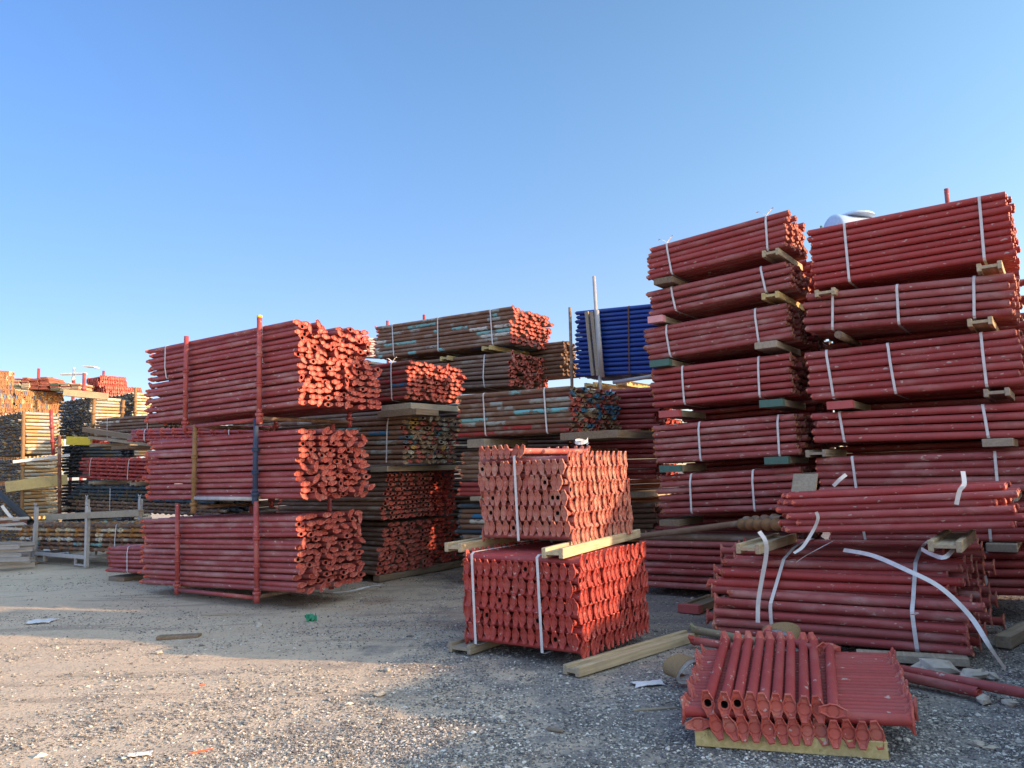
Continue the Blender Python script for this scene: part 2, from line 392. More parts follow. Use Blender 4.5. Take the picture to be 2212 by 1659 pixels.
def strap_part(root, props, x, r, mat='strap', width=0.024, tail=False, slant=0.0):
    pts = []
    for (y, z) in props:
        for k in range(8): a = k*math.pi/4+0.2; pts.append((y+(r+0.003)*math.cos(a), z+(r+0.003)*math.sin(a)))
    h = hull(pts); zs = [p[1] for p in h]; z0, z1 = min(zs), max(zs)
    h3 = [Vector((x+slant*(p[1]-z0)/(z1-z0)+random.uniform(-.002, .002), p[0], p[1])) for p in h]
    o = link('strap', ribbon_mesh(h3, width, (1, 0, 0), True, mat=mat), root)
    if tail:
        top = max(h3, key=lambda p: p.z - p.y*0.3)
        for sgn in (-1, 1):
            pl = [top+Vector((0, 0, 0.002))]
            for k in range(1, 7): f = k/6; pl.append(top+Vector((sgn*(0.02+0.09*f), -0.02*f, 0.03+0.055*math.sin(f*2.6)*f)))
            link('strap', ribbon_mesh(pl, width*0.8, (0.2, 1, 0), mat=mat), root)
    return o
NCOUNT = {'total': 0}
def bundle(label, group, v, BN, TN, BL, xw=None, W=None, mat='red', pmat='plate_red', dz=0.072, dy=0.12, r=0.0335, straps=(), shape='box',
           messy=0.3, yaw=0.0, ring=False, name='prop_bundle', cat='prop bundle', n=10, holes=0.15, s=1.0, plate_roll=None, loose=None,
           maxi=100, scatter=0.03, sub=True, tail=False, strapmat='strap', far_sub=False, root_mw=None, dims=None, platesep=True, mats=None, topcut=0, collar=False, rowtaper=0.0, alt_hex=True, lh=0.0, pname='prop'):
    if root_mw is None:
        N_ = at_v(*BN, v); T_ = at_v(*TN, v); F_ = at_v(*BL, v)
        L = (F_-N_).length; H = (T_-N_).length; tilt = math.asin((F_.z-N_.z)/L)
        if W is None: W = at_u(xw, BN[1], N_.dot(U)).dot(V)-v
        root_mw = frame(N_, TH+yaw, tilt)
    else: L, W, H = dims
    nz = max(1, round(H/dz)); dzz = H/nz; ny = max(1, round(W/dy)); dyy = W/ny
    if ny > 1 and plate_roll is None: s = round(min(s, dyy/0.145), 2)
    spots = []
    for i in range(nz):
        for j in range(ny):
            off = 0.17 if i % 2 else random.uniform(0.0, 0.06)
            y = r + (j+off*0.98)*dyy*(1 if ny > 1 else 0) ; z = r + i*dzz
            
            fy = (y-W/2)/(W/2); fz = (z-H/2)/(H/2)
            if shape == 'round' and (abs(fy)**4+abs(fz)**4) > (1.5 if fy < 0 else 1.3): continue
            if shape == 'mound' and fz > 0 and (abs(fy)**2*0.9+fz**2) > 1.15: continue
            if rowtaper and y < rowtaper*(z/H)**3*W: continue
            spots.append((y, z))
    if topcut: spots = [p for p in spots if not (p[1] > H-dzz*1.2 and random.random() < topcut)]
    if loose: root = None
    else: root = empty(name, root_mw, label, cat, group)
    spots.sort(key=lambda p: (p[0] > 0.1, -p[1] > -H+0.12, random.random()))
    centres = []; restmb = MB(); tm0 = None
    tms = [tube_mesh(L, r, mm, n, farplate=not far_sub, ring=ring, s=s, platemat=pmat, collar=collar) for mm in (mats or [mat])]
    for k, (y, z) in enumerate(spots):
        y += random.gauss(0, 0.006*messy); z += random.gauss(0, 0.004*messy)
        x = random.gauss(0, scatter)
        yw = random.gauss(0, 0.006*messy); pt = random.gauss(0, 0.004*messy)
        rl = (plate_roll if plate_roll is not None else 0) + (random.gauss(0, 0.15+messy*0.5) if random.random() < 0.08+messy*0.27 else random.gauss(0, 0.06))
        # rotate about the middle of the tube
        Mx = Matrix.Translation((-L/2+x, y, z)) @ Matrix.Rotation(yw, 4, 'Z') @ Matrix.Rotation(pt, 4, 'Y') @ Matrix.Rotation(rl, 4, 'X') @ Matrix.Translation((L/2, 0, 0))
        centres.append((y, z)); h = random.random() < holes*1.4
        if abs(rl-(plate_roll or 0)) > 0.35: Mx = Matrix.Translation((0.025, 0, 0)) @ Mx
        tm = random.choice(tms)
        if k < maxi:
            if loose:
                o = link('steel_prop', tm, None, root_mw @ Mx); tag(o, loose[0], 'steel prop', loose[1])
            else: o = link(pname, tm, root, Mx)
            NCOUNT['total'] += 1
            if not ring:
                if sub: link('end_plate', plate_mesh(r, h, pmat, s), o)
                if far_sub: link('end_plate', plate_mesh(r, random.random() < holes, pmat, s), o, Matrix.Translation((-L, 0, 0)) @ Matrix.Rotation(math.pi, 4, 'Z'))
        else:
            o_ = len(restmb.v); tmn = tube_mesh(L, r, mats[0] if mats else mat, n, farplate=True, ring=ring, nearplate=not ring, s=s, platemat=pmat, hole=h)
            restmb.v += [Mx @ q.co for q in tmn.vertices]
            for p in tmn.polygons: restmb.f.append(tuple(o_+i for i in p.vertices)); restmb.sm.append(p.use_smooth); restmb.mi.append(p.material_index)
    if restmb.v:
        o = link('steel_prop' if loose else pname, restmb.build('prop', [mats[0] if mats else mat, 'hole', pmat]), root, None if root else None)
        if loose: o.matrix_world = root_mw; tag(o, loose[0], 'steel prop', loose[1])
        else: o['kind'] = 'stuff'
    for q in straps:
        strap_part(root, centres, -L*q, r+0.004*messy, mat=strapmat, width=0.024*lh if lh else 0.024, tail=tail, slant=random.uniform(-0.05, 0.03))
    return root, (L, W, H), root_mw
def beam(label, v, px, py, length=0.9, kind='h20', mat='wood', endmat=None, group=None, rz=None, w_=None, h_=None, pos=None, back=0.0, name='timber', roll=0.0, tilt=0.0):
    """timber lying across under a bundle; (px,py) is the lower left corner of its front end on plane v"""
    P = Vector(pos) if pos is not None else at_v(px, py, v)
    mb = MB(); W_ = w_ or (0.2 if kind == 'h20' else 0.1); H_ = h_ or 0.08
    if kind == 'h20':
        mb.box((0, 0, 0), (0.042, length, H_), bev=0.004); mb.box((W_-0.042, 0.0, 0), (W_, length, H_), bev=0.004)
        mb.box((0.0425, 0.004, H_/2-0.015), (W_-0.0425, length-0.004, H_/2+0.015))
    elif kind == 'log':
        mb.tube((W_/2, 0, H_/2), (W_/2, length, H_/2), H_*0.55, 9)
    else: mb.box((0, 0, 0), (W_, length, H_), bev=0.005)
    me = mb.build('beam', mat)
    Mx = Matrix.Translation(P) @ Matrix.Rotation(TH if rz is None else rz, 4, 'Z') @ Matrix.Rotation(roll, 4, 'Y') @ Matrix.Rotation(tilt, 4, 'X') @ Matrix.Translation((0, -back, 0))
    o = link(name, me, None, Mx); tag(o, label, 'timber', group)
    if endmat:
        e = MB(); e.box((-0.0025, -0.003, -0.0025), (W_+0.0025, 0.10, H_+0.0025)); link('painted_end', e.build('end', endmat), o)
    return o

# ------------------------------------------------------------------ ground
def build_ground():
    N = 170; vs_ = []; fs = []
    def coord(i, lo, mid, hi):
        return lo+(hi-lo)*i
    xs = [-60]+[-24+40*i/N for i in range(N+1)]+[60]; ys = [-40]+[0.5+33*i/N for i in range(N+1)]+[90]
    for y in ys:
        for x in xs:
            z = 0.018*noise.noise(Vector((x*0.55, y*0.55, 0)))+0.012*noise.noise(Vector((x*1.9, y*1.9, 3)))+0.006*noise.noise(Vector((x*5, y*5, 7)))-0.012
            if not (-24 <= x <= 16 and 0.5 <= y <= 33.5): z = -0.01
            vs_.append((x, y, z))
    nx = len(xs)
    for j in range(len(ys)-1):
        for i in range(nx-1): a = j*nx+i; fs.append((a, a+1, a+nx+1, a+nx))
    t = NT('yard_dirt'); tc = t.n('ShaderNodeTexCoord'); v = tc.outputs['Object']
    big = t.noise(v, 0.55, 5, 0.6); med = t.noise(v, 2.6, 5, 0.65); fine = t.noise(v, 30, 6, 0.75)
    dirt = t.mix(big, (0.46, 0.36, 0.265), (0.68, 0.54, 0.405))
    grav = t.mix(fine, (0.06, 0.057, 0.06), (0.36, 0.34, 0.325))
    sep = t.n('ShaderNodeSeparateXYZ'); t.l(v, sep.inputs[0])
    # more loose gravel to the right, compacted dirt to the left and front
    side = t.math('MULTIPLY_ADD', sep.outputs[0], 0.085, 0.13)
    gm = t.step(t.math('ADD', t.math('ADD', t.math('MULTIPLY', med, 0.6), t.math('MULTIPLY', big, 0.55)), side), 0.55, 0.80)
    col = t.mix(gm, dirt, grav)
    vo = t.n('ShaderNodeTexVoronoi'); t.l(v, vo.inputs['Vector']); vo.inputs['Scale'].default_value = 46
    sr = t.n('ShaderNodeSeparateColor'); t.l(vo.outputs['Color'], sr.inputs[0])
    peb = t.math('MULTIPLY', t.step(vo.outputs['Distance'], 0.50, 0.32), t.step(sr.outputs[0], 0.45, 0.5))
    pc = t.ramp(sr.outputs[1], [(0, (0.06, 0.06, 0.066)), (0.45, (0.2, 0.19, 0.185)), (0.75, (0.38, 0.34, 0.30)), (1, (0.62, 0.58, 0.52))])
    col = t.mix(t.math('MULTIPLY', peb, t.math('MULTIPLY_ADD', gm, 0.55, 0.35)), col, pc)
    mpg = t.n('ShaderNodeMapping'); mpg.inputs['Rotation'].default_value = (0, 0, R(12)); mpg.inputs['Scale'].default_value = (0.35, 2.6, 1); t.l(v, mpg.inputs[0])
    trk = t.noise(mpg.outputs[0], 1.1, 4, 0.6)
    col = t.mix(t.math('MULTIPLY', t.step(trk, 0.50, 0.62), t.math('MULTIPLY_ADD', gm, -0.25, 0.5)), col, (0.50, 0.42, 0.33))
    col = t.mix(t.math('MULTIPLY', t.step(trk, 0.46, 0.36), 0.4), col, (0.17, 0.15, 0.135))
    col = t.mix(t.math('MULTIPLY', t.step(med, 0.52, 0.7), 0.35), col, (0.24, 0.205, 0.175))
    # red paint dust near the stacks
    rd = t.step(t.noise(v, 0.8, 3), 0.55, 0.7)
    farred = t.math('MULTIPLY', t.step(sep.outputs[1], 6.0, 9.0), t.step(sep.outputs[0], -4.5, -1.5))
    col = t.mix(t.math('MULTIPLY', farred, t.math('MULTIPLY_ADD', rd, 0.35, 0.25)), col, (0.17, 0.075, 0.065))
    h = t.math('ADD', t.math('MULTIPLY', fine, 0.6), t.math('MULTIPLY', peb, 0.8))
    t.bump(h, 0.9, 0.012)
    t.fin(col, 0.95, 0.1)
    o = link('ground', mesh('ground', vs_, fs, t.m, True)); o['kind'] = 'structure'
    fl = mesh('ground_far', [(-3000, -3000, -0.05), (3000, -3000, -0.05), (3000, 3000, -0.05), (-3000, 3000, -0.05)], [(0, 1, 2, 3)], t.m)
    o = link('ground', fl); o['kind'] = 'structure'
build_ground()
def gz(x, y):
    return 0.018*noise.noise(Vector((x*0.55, y*0.55, 0)))+0.012*noise.noise(Vector((x*1.9, y*1.9, 3)))+0.006*noise.noise(Vector((x*5, y*5, 7)))-0.012
def stone_verts(sx, sy, sz, rnd):
    base = [(1, 0, 0), (-1, 0, 0), (0, 1, 0), (0, -1, 0), (0, 0, 1), (0, 0, -1), (.6, .6, .55), (-.6, .6, .5), (.6, -.6, .5), (-.6, -.6, .6)]
    return [(x*sx*rnd.uniform(.75, 1.15), y*sy*rnd.uniform(.75, 1.15), z*sz*rnd.uniform(.75, 1.15)) for x, y, z in base]
SF = [(0, 6, 4), (6, 2, 4), (2, 7, 4), (7, 1, 4), (1, 9, 4), (9, 3, 4), (3, 8, 4), (8, 0, 4), (0, 2, 6), (2, 1, 7), (1, 3, 9), (3, 0, 8), (0, 5, 2), (2, 5, 1), (1, 5, 3), (3, 5, 0)]
def build_gravel():
    rnd = random.Random(3); vs_ = []; fs = []; tint = []
    def put(x, y, s):
        a = rnd.uniform(0, 6.28); ca, sa = math.cos(a), math.sin(a); b = len(vs_); z0 = gz(x, y)
        tval = rnd.random()**(1.5 if x < 0 else 1.9); f = s*rnd.uniform(.6, 1.3); g = s*rnd.uniform(.5, .9); hh = s*rnd.uniform(.35, .7)
        for (p, q, r_) in stone_verts(f, g, hh, rnd): vs_.append((x+p*ca-q*sa, y+p*sa+q*ca, z0+hh*0.25+r_)); tint.append(tval)
        for t_ in SF: fs.append((b+t_[0], b+t_[1], b+t_[2]))
    n = 0
    while n < 100000:
        px = rnd.uniform(-20, 2232); py = 1180+rnd.random()**0.75*(1680-1180)
        P = at_z(px, py, 0)
        if P.y > 17 or P.y < 1: continue
        dens = 0.62+0.9*noise.noise(Vector((P.x*0.9, P.y*0.9, 11)))+0.55*noise.noise(Vector((P.x*2.6, P.y*2.6, 5)))+0.06*(P.x+0.5)
        if rnd.random() > dens: n += 0.25; continue
        s = 0.0045+0.0085*rnd.random()**2.2
        if rnd.random() < 0.05: s = rnd.uniform(0.010, 0.018)
        if rnd.random() < 0.0022: s = rnd.uniform(0.02, 0.032)
        if s < P.y*0.0007: s = P.y*0.0009
        put(P.x, P.y, s); n += 1
    me = mesh('gravel', vs_, fs, 'gravel', False)
    at = me.attributes.new('tint', 'FLOAT', 'POINT'); at.data.foreach_set('value', tint)
    o = link('gravel', me); o['kind'] = 'stuff'; o['label'] = 'loose pebbles and grit scattered over the yard'; o['category'] = 'gravel'
build_gravel()
def rock(px, py, s, label, flat=0.6, mat='stone_white', seed=0, name='rock', cat='rock', group=None, z=0.0):
    P = at_z(px, py, z); rnd = random.Random(seed); vs_ = []; fs = []; n, m_ = 8, 5
    for i in range(m_+1):
        th = math.pi*i/m_
        for k in range(n):
            ph = 2*math.pi*k/n; d = Vector((math.sin(th)*math.cos(ph), math.sin(th)*math.sin(ph), math.cos(th)))
            q = 1+0.45*noise.noise(d*1.6+Vector((seed*3.1, 0, 0)))+0.30*noise.noise(d*3.5+Vector((0, seed*2.7, 0)))
            vs_.append((d.x*s*q*1.25, d.y*s*q*0.85, d.z*s*q*flat))
    for i in range(m_):
        for k in range(n): j = (k+1) % n; fs.append((i*n+k, i*n+n+k, i*n+n+j, i*n+j))
    o = link(name, mesh(name, vs_, fs, mat, False), None, Matrix.Translation(P+Vector((0, 0, s*flat*0.30))) @ Matrix.Rotation(seed*1.3, 4, 'Z'))
    return tag(o, label, cat, group)

# ------------------------------------------------------------------ left stack: three steel racks
VR = 6.20
GR = 'prop bundles in the left stack'
def rack(label, mw, W, posts, mats, capz=(0.06, 0.06), collars=(0.35, 0.62), group='steel racks of the left stack', rail='red', yellow=False, rearmat='red'):
    inv = mw.inverted(); r_ = 0.033
    root = empty('steel_rack', mw, label, 'steel rack', group)
    info = []
    for (bx, by, tx, ty), m_ in zip(posts, mats):
        B = inv @ at_v(bx, by, VR-0.07); T = inv @ at_v(tx, ty, VR-0.07); info.append((B.x, B.z, T.z))
        for side, yy in ((0, -0.05), (1, W+0.06)):
            mb = MB(); h = T.z-B.z; z0 = B.z
            mm = m_ if side == 0 else rearmat
            mb.tube((B.x, yy, z0), (B.x, yy, T.z), r_, 14)
            for f in collars:
                zc = z0+h*f; mb.tube((B.x, yy, zc-0.01), (B.x, yy, zc+0.03), r_*1.35, 14); mb.tube((B.x, yy, zc+0.03), (B.x, yy, zc+0.045), r_*1.55, 14)
            mb.tube((B.x, yy, z0+0.10), (B.x, yy, z0+0.14), r_*1.6, 12); mb.tube((B.x, yy, z0), (B.x, yy, z0+0.12), r_*1.18, 12)
            mb.tube((B.x, yy, z0+0.145), (B.x, yy, z0+0.19), r_*1.15, 12, r2=r_)
            p = link('post', mb.build('post', mm), root)
            if side == 0 and yellow and tx > 450:
                c_ = MB(); c_.tube((B.x, yy, T.z-0.03), (B.x, yy, T.z+0.002), r_+0.003, 14); link('cap', c_.build('cap', 'cap_yellow'), p)
            k = MB(); k.tube((B.x, yy, T.z-0.05), (B.x+0.0001, yy-r_-0.002, T.z-0.05), 0.006, 8); link('pin_hole', k.build('pin_hole', 'hole'), p)
    (xa, za, _), (xb, zb, _) = info
    for yy in (-0.05, W+0.06):
        mb = MB(); mb.tube((xa+r_, yy, za+capz[0]), (xb-r_, yy, zb+capz[1]), 0.026, 12); link('bottom_rail', mb.build('rail', rail if yy < 0 else 'rusty_plain'), root)
    for xx, zz in ((xa, za), (xb, zb)):
        mb = MB(); mb.tube((xx, -0.05+r_, zz+0.075), (xx, W+0.06-r_, zz+0.075), 0.026, 12); link('cross_rail', mb.build('cross_rail', 'grey_paint' if rail == 'navy' else 'rusty_plain'), root)
    return root
# bottom
_, d1, mw1 = bundle(None, None, VR, (643, 1283), (638, 1112), (306, 1261), xw=788, mat='red', pmat='plate_red', messy=1.0, s=1.08, dz=0.0725, dy=0.14, loose=('red oxide steel prop lying loose in the bottom rack of the left stack', 'loose props in the bottom rack'),
                    maxi=125, scatter=0.03, far_sub=True, n=12, mats=['red', 'red_dusty'])
rack('bottom red rack of the left stack, both front posts red, feet on the gravel', mw1, d1[1], [(380, 1284, 366, 1088), (552, 1303, 545, 1083)], ['red', 'red'])
# middle
_, d2, mw2 = bundle(None, None, VR, (648, 1080), (645, 925), (318, 1078), xw=800, mat='red_dusty', pmat='plate_red', messy=1.2, s=1.08, dz=0.0735, dy=0.14, loose=('red oxide steel prop lying loose in the middle rack of the left stack', 'loose props in the middle rack'),
                    maxi=115, scatter=0.04, far_sub=True, n=12, topcut=0.15, mats=['red', 'red_dusty'])
rack('middle rack of the left stack with one tan rusted post and one dark blue post', mw2, d2[1], [(415, 1108, 415, 918), (548, 1088, 547, 905)], ['tan_rust', 'navy'], rail='grey_paint', capz=(0.20, 0.06))
# top
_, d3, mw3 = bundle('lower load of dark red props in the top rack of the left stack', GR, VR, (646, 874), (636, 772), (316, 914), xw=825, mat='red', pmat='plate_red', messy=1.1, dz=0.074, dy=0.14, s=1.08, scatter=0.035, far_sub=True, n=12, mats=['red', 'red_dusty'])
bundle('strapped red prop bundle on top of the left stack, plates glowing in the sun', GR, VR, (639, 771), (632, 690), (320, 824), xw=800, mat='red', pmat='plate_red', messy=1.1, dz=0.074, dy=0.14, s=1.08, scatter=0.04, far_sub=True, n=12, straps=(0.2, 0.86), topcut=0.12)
rack('top red rack of the left stack, its right front post capped in yellow', mw3, d3[1], [(397, 932, 370, 733), (557, 916, 530, 688)], ['red', 'red'], yellow=True)

# ------------------------------------------------------------------ second row behind the left stack
G2 = 'prop bundles behind the left stack'
V2 = 8.4
bundle('long red bundle on the ground right of the left stack, lowest there, neat pale plates', G2, V2, (815, 1244), (830, 1135), (600, 1225), W=1.25, mat='rusty_plain', pmat='plate_red', messy=0.5, dz=0.07, dy=0.135, rowtaper=0.18, far_sub=False, holes=0.25)
bundle('darker red bundle squeezed in at the back of the lowest layer behind the racks', G2, V2+1.35, (925, 1228), (925, 1120), (760, 1215), W=0.75, mat='rusty_plain', pmat='plate_clean', messy=0.9, dz=0.07, dy=0.135)
bundle('red ended bundle of rusty tubes, second from the ground behind racks', G2, V2, (826, 1124), (830, 1022), (600, 1120), W=1.15, mat='rusty_plain', pmat='plate_red', messy=0.35, dz=0.07, dy=0.135, rowtaper=0.18, holes=0.5)
bundle('darker narrow bundle at the back of the second layer behind the racks', G2, V2+1.28, (925, 1115), (925, 1012), (760, 1110), W=0.7, mat='rusty_red', pmat='plate_clean', messy=0.6, dz=0.07, dy=0.135)
bundle('strapped rusty bundle with motley orange, white, blue and red ends', G2, V2, (872, 1002), (873, 896), (600, 1004), W=1.25, mat='rusty', pmat='plate_motley', messy=0.7, dz=0.07, dy=0.125, straps=(0.12,), tail=False)
bundle('round strapped red bundle with shaded pink plates beside the top rack', G2, V2, (880, 862), (883, 778), (640, 885), xw=1003, mat='rusty_red', pmat='plate_red', messy=0.9, dz=0.066, dy=0.12, shape='round', straps=(0.13,), holes=0.03, tail=True)
for (a, b, ln, lab, k_) in (((823, 889), 0, 1.2, 'thick grey timber under the round red bundle', 'wood_grey'),):
    beam(lab, V2-0.05, a[0], a[1], 1.2, 'plank', 'wood_grey', w_=0.62, h_=0.09)
beam('long brown timber on top of the motley ended bundle', V2-0.1, 815, 903, 0.5, 'plank', 'wood_dark', w_=0.8, h_=0.09)
beam('pale weathered timber between the motley bundle and the red ends below', V2-0.02, 800, 1020, 1.9, 'plank', 'wood_grey', w_=0.36, h_=0.08)
beam('weathered ground timber under the lowest bundle behind the racks', V2+0.02, 806, 1256, 2.0, 'plank', 'wood_dark', w_=0.14, h_=0.09)
beam('far ground timber under the lowest bundle behind the racks', V2+0.02, 730, 1240, 2.0, 'plank', 'wood_dark', w_=0.14, h_=0.09)

# upper bundles further back
G3 = 'rusty bundles at the top of the back row'
V3 = 10.5
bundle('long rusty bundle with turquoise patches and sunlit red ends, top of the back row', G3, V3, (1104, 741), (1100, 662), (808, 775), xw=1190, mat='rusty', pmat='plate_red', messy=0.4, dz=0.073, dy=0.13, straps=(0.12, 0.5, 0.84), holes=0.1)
bundle('brown rusty bundle with ragged sunlit orange ends under the long rusty one', G3, V3, (1100, 834), (1101, 760), (830, 850), xw=1185, mat='rusty_plain', pmat='plate_red', messy=1.3, dz=0.073, dy=0.13, shape='round', straps=(0.18,), holes=0.35)
beam('yellow lit timber under the near end of the long rusty bundle', V3-0.1, 1040, 758, 1.2, 'h20', 'wood_yellow')
beam('yellow timber under the far end of the long rusty bundle', V3-0.1, 950, 780, 1.2, 'h20', 'wood_yellow')
bundle('dark rusty tube bundle in the shade left of the blue tubes', G3, 11.6, (1214, 812), (1212, 735), (1100, 822), xw=1248, mat='rusty_plain', pmat='rusty_plain', messy=1.0, dz=0.07, dy=0.12)
for (yb, yt) in ((1240, 1152), (1154, 1057), (1060, 965), (968, 868)):
    bundle('shaded rusty bundle in the back row behind the left stack', G3, V3+0.3, (880, yb+6), (880, yt-2), (490, yb+18), W=0.8, mat='rusty_plain', pmat='rust_end', dz=0.075, dy=0.13, maxi=14, sub=False, far_sub=False)
    bundle('dark rusty bundle deep in the back row, hidden behind nearer stacks', G3, V3+0.25, (1225, yb), (1225, yt-9), (860, yb+2), W=0.8, mat='rusty_plain', pmat='rust_end', dz=0.075, dy=0.13, maxi=12, sub=False, far_sub=False)

# ------------------------------------------------------------------ rusty stack A
VA = 8.8; GA = 'bundles of the rusty stack behind the crossed stacks'
bundle('strapped bundle of rusted tubes with blue patches and blue and red ends', GA, VA, (1235, 934), (1238, 832), (991, 945), xw=1338, mat='rusty', pmat='plate_mix', messy=0.5, dz=0.071, dy=0.125, straps=(0.2, 0.74), holes=0.3, far_sub=True, mats=['rusty', 'rusty', 'rusty_red'])
bundle('brown rusty bundle below the blue and red ended one', GA, VA, (1238, 1032), (1238, 968), (995, 1034), xw=1338, mat='rusty_plain', pmat='rust_end', messy=0.5, dz=0.071, dy=0.125, far_sub=True)
bundle('short red bundle left of the upper crossed stack', GA, VA, (1235, 1074), (1235, 1040), (990, 1072), xw=1338, mat='red', pmat='plate_red', messy=0.8, dz=0.071, dy=0.125, far_sub=True)
bundle('dull blue and brown tube bundle low behind the crossed stacks', GA, VA, (1235, 1170), (1235, 1084), (992, 1165), xw=1338, mat='blue_dark', pmat='plate_dark', messy=0.4, dz=0.071, dy=0.125, mats=['blue_dark', 'rusty'])
bundle('lowest brown bundle behind the crossed stacks', GA, VA, (1235, 1262), (1235, 1184), (1000, 1255), xw=1338, mat='rusty_plain', pmat='rust_end', messy=0.4, dz=0.071, dy=0.125, maxi=40)
beam('thick timber under the near end of the blue and red ended bundle', VA-0.1, 1210, 952, 1.1, 'plank', 'wood_dark', w_=0.85, h_=0.10)
beam('timber under the far end of the blue and red ended bundle', VA-0.1, 1009, 968, 1.1, 'plank', 'wood_grey', w_=0.32, h_=0.12)
beam('grey timber above the red bundle left of the crossed stack', VA-0.1, 1015, 1082, 1.1, 'plank', 'wood_grey', w_=0.2, h_=0.06)

# ------------------------------------------------------------------ red bundles between rusty stack and second column
GB = 'red bundles between the rusty stack and the tall red column'
VB = 10.2
for (yb, yt, yb2, lab, mt, pm) in ((925, 832, 930, 'upper red bundle with a curled white strap left of the tall red column', 'red', 'plate_clean'),
                               (1035, 945, 1036, 'middle dark red bundle in the gap left of the tall red column', 'red', 'plate_clean'),
                               (1165, 1085, 1165, 'dark rusty bundle low in the gap left of the tall red column', 'rusty_plain', 'rust_end'),
                               (1245, 1175, 1243, 'lowest rusty bundle in the gap left of the tall red column', 'rusty_plain', 'rust_end')):
    bundle(lab, GB, VB, (1418, yb), (1418, yt), (1240, yb2), W=0.8, mat=mt, pmat=pm, messy=0.8, dz=0.075, dy=0.13, straps=(0.55,) if yb < 1000 else ())
beam('grey timber between the red bundles in the gap', VB-0.1, 1350, 940, 0.9, 'h20', 'wood_dark', endmat='red_end')
beam('pale timber low in the gap left of the tall red column', VB-0.1, 1350, 1075, 0.9, 'plank', 'wood_grey', w_=0.32)

# ------------------------------------------------------------------ blue stack
bundle('stack of deep blue steel tubes strapped with a brown band', None, 10.9, (1430, 806), (1430, 652), (1243, 814), W=1.0, mat='blue', pmat='blue', messy=0.15, dz=0.073, dy=0.10, straps=(0.36,), strapmat='strap_brown', far_sub=True, cat='tube bundle', name='tube_bundle', pname='tube')
for (a, b, lab, m_, r_, g_) in (((1301, 815), (1283, 597), 'tall grey pipe standing against the blue tubes', 'galv', 0.028, None), ((1230, 812), (1231, 664), 'rusty post with a clamp left of the blue tubes', 'rusty_plain', 0.026, None)):
    A_ = at_v(*a, 10.82); B_ = at_v(*b, 10.82); mb = MB(); mb.tube((0, 0, -A_.z), B_-A_, r_, 12)
    if g_ is None and a[0] > 1250: mb.tube((B_-A_)*0.0, (B_-A_)*0.66, r_*1.35, 12)
    o = link('pipe_post', mb.build('pipe_post', m_), None, Matrix.Translation(A_)); tag(o, lab, 'pipe')
for k_, (xa, xb, lab) in enumerate(((1266, 1280, 'left one of two thin wood posts in front of the blue tubes'), (1277, 1291, 'right one of two thin wood posts in front of the blue tubes'))):
    B0 = at_v(xb, 812, 10.84-0.01*k_); B1 = at_v(xa, 674, 10.84-0.01*k_); mb = MB(); d = B1-B0
    sh = Matrix.Identity(4)
    mb.add([(p+d*q+V*t2) for q in (0, 1) for t2 in (0, 0.05) for p in (Vector((0, 0, 0)), XD*0.055)], [(0, 2, 3, 1), (4, 5, 7, 6), (0, 1, 5, 4), (2, 6, 7, 3), (0, 4, 6, 2), (1, 3, 7, 5)])
    o = link('wood_post', mb.build('wood_post', 'wood_grey'), None, Matrix.Translation(B0-V*0.05)); tag(o, lab, 'post')
beam('yellow timber beam under the blue tubes', 10.7, 1330, 836, 1.2, 'h20', 'wood_yellow')
beam('second yellow timber beam under the blue tubes, further left', 10.7, 1262, 838, 1.2, 'h20', 'wood_yellow')
A_ = at_v(1325, 826, 10.5); B_ = at_v(1440, 808, 10.5); mb = MB(); mb.tube((0, 0, 0), B_-A_, 0.03, 12); tag(link('scaffold_pipe', mb.build('pipe', 'galv'), None, Matrix.Translation(A_)), 'grey pipe lying level under the blue tubes', 'pipe')
for (yb, yt) in ((1230, 1130), (1110, 1010), (990, 890)):
    bundle('hidden rusty bundle carrying the blue tubes', 'bundles under the blue tubes', 11.2, (1430, yb), (1430, yt), (1245, yb+3), W=0.8, mat='rusty_plain', pmat='rust_end', dz=0.08, dy=0.13, maxi=10, sub=False)

# ------------------------------------------------------------------ second tall column (red, six bundles)
VC = 9.0; GC = 'red bundles of the tall column in the middle right'
colC = [((1704, 530), (1690, 455), (1405, 604), 1757, 'topmost red bundle of the middle right column, its ends against the sky', (0.14, 0.83), True, 'plate_worn', 'red'),
        ((1708, 620), (1694, 560), (1405, 682), 1752, 'second red bundle from the top of the middle right column', (0.16, 0.8), False, 'plate_worn', 'red_dusty'),
        ((1706, 730), (1694, 652), (1397, 779), 1752, 'third red bundle from the top of the middle right column, one bright tube', (0.2, 0.82), False, 'rust_end', 'red_dusty'),
        ((1706, 852), (1694, 760), (1406, 880), 1750, 'fourth bundle from the top of the middle right column, brownish red', (0.2, 0.74), False, 'rust_end', 'red'),
        ((1724, 984), (1716, 890), (1416, 1002), 1762, 'fifth bundle from the top of the middle right column, greyish red', (0.12, 0.66), False, 'rust_end', 'red_dusty'),
        ((1728, 1102), (1728, 1006), (1424, 1112), 1768, 'lowest full bundle of the middle right column, above the lying rusty pipe', (0.3, 0.75), False, 'rust_end', 'red_dusty')]
for (BN, TN, BL, xw, lab, st, tl, pm, mt) in colC:
    bundle(lab, GC, VC, BN, TN, BL, xw=xw if False else None, W=0.86, mat=mt, pmat=pm, messy=0.8 if BN[1] > 600 else 0.5, dz=0.077, dy=0.115, r=0.036, straps=st, tail=tl, shape='round', n=12, holes=0.3, s=0.8, far_sub=True, scatter=0.025)
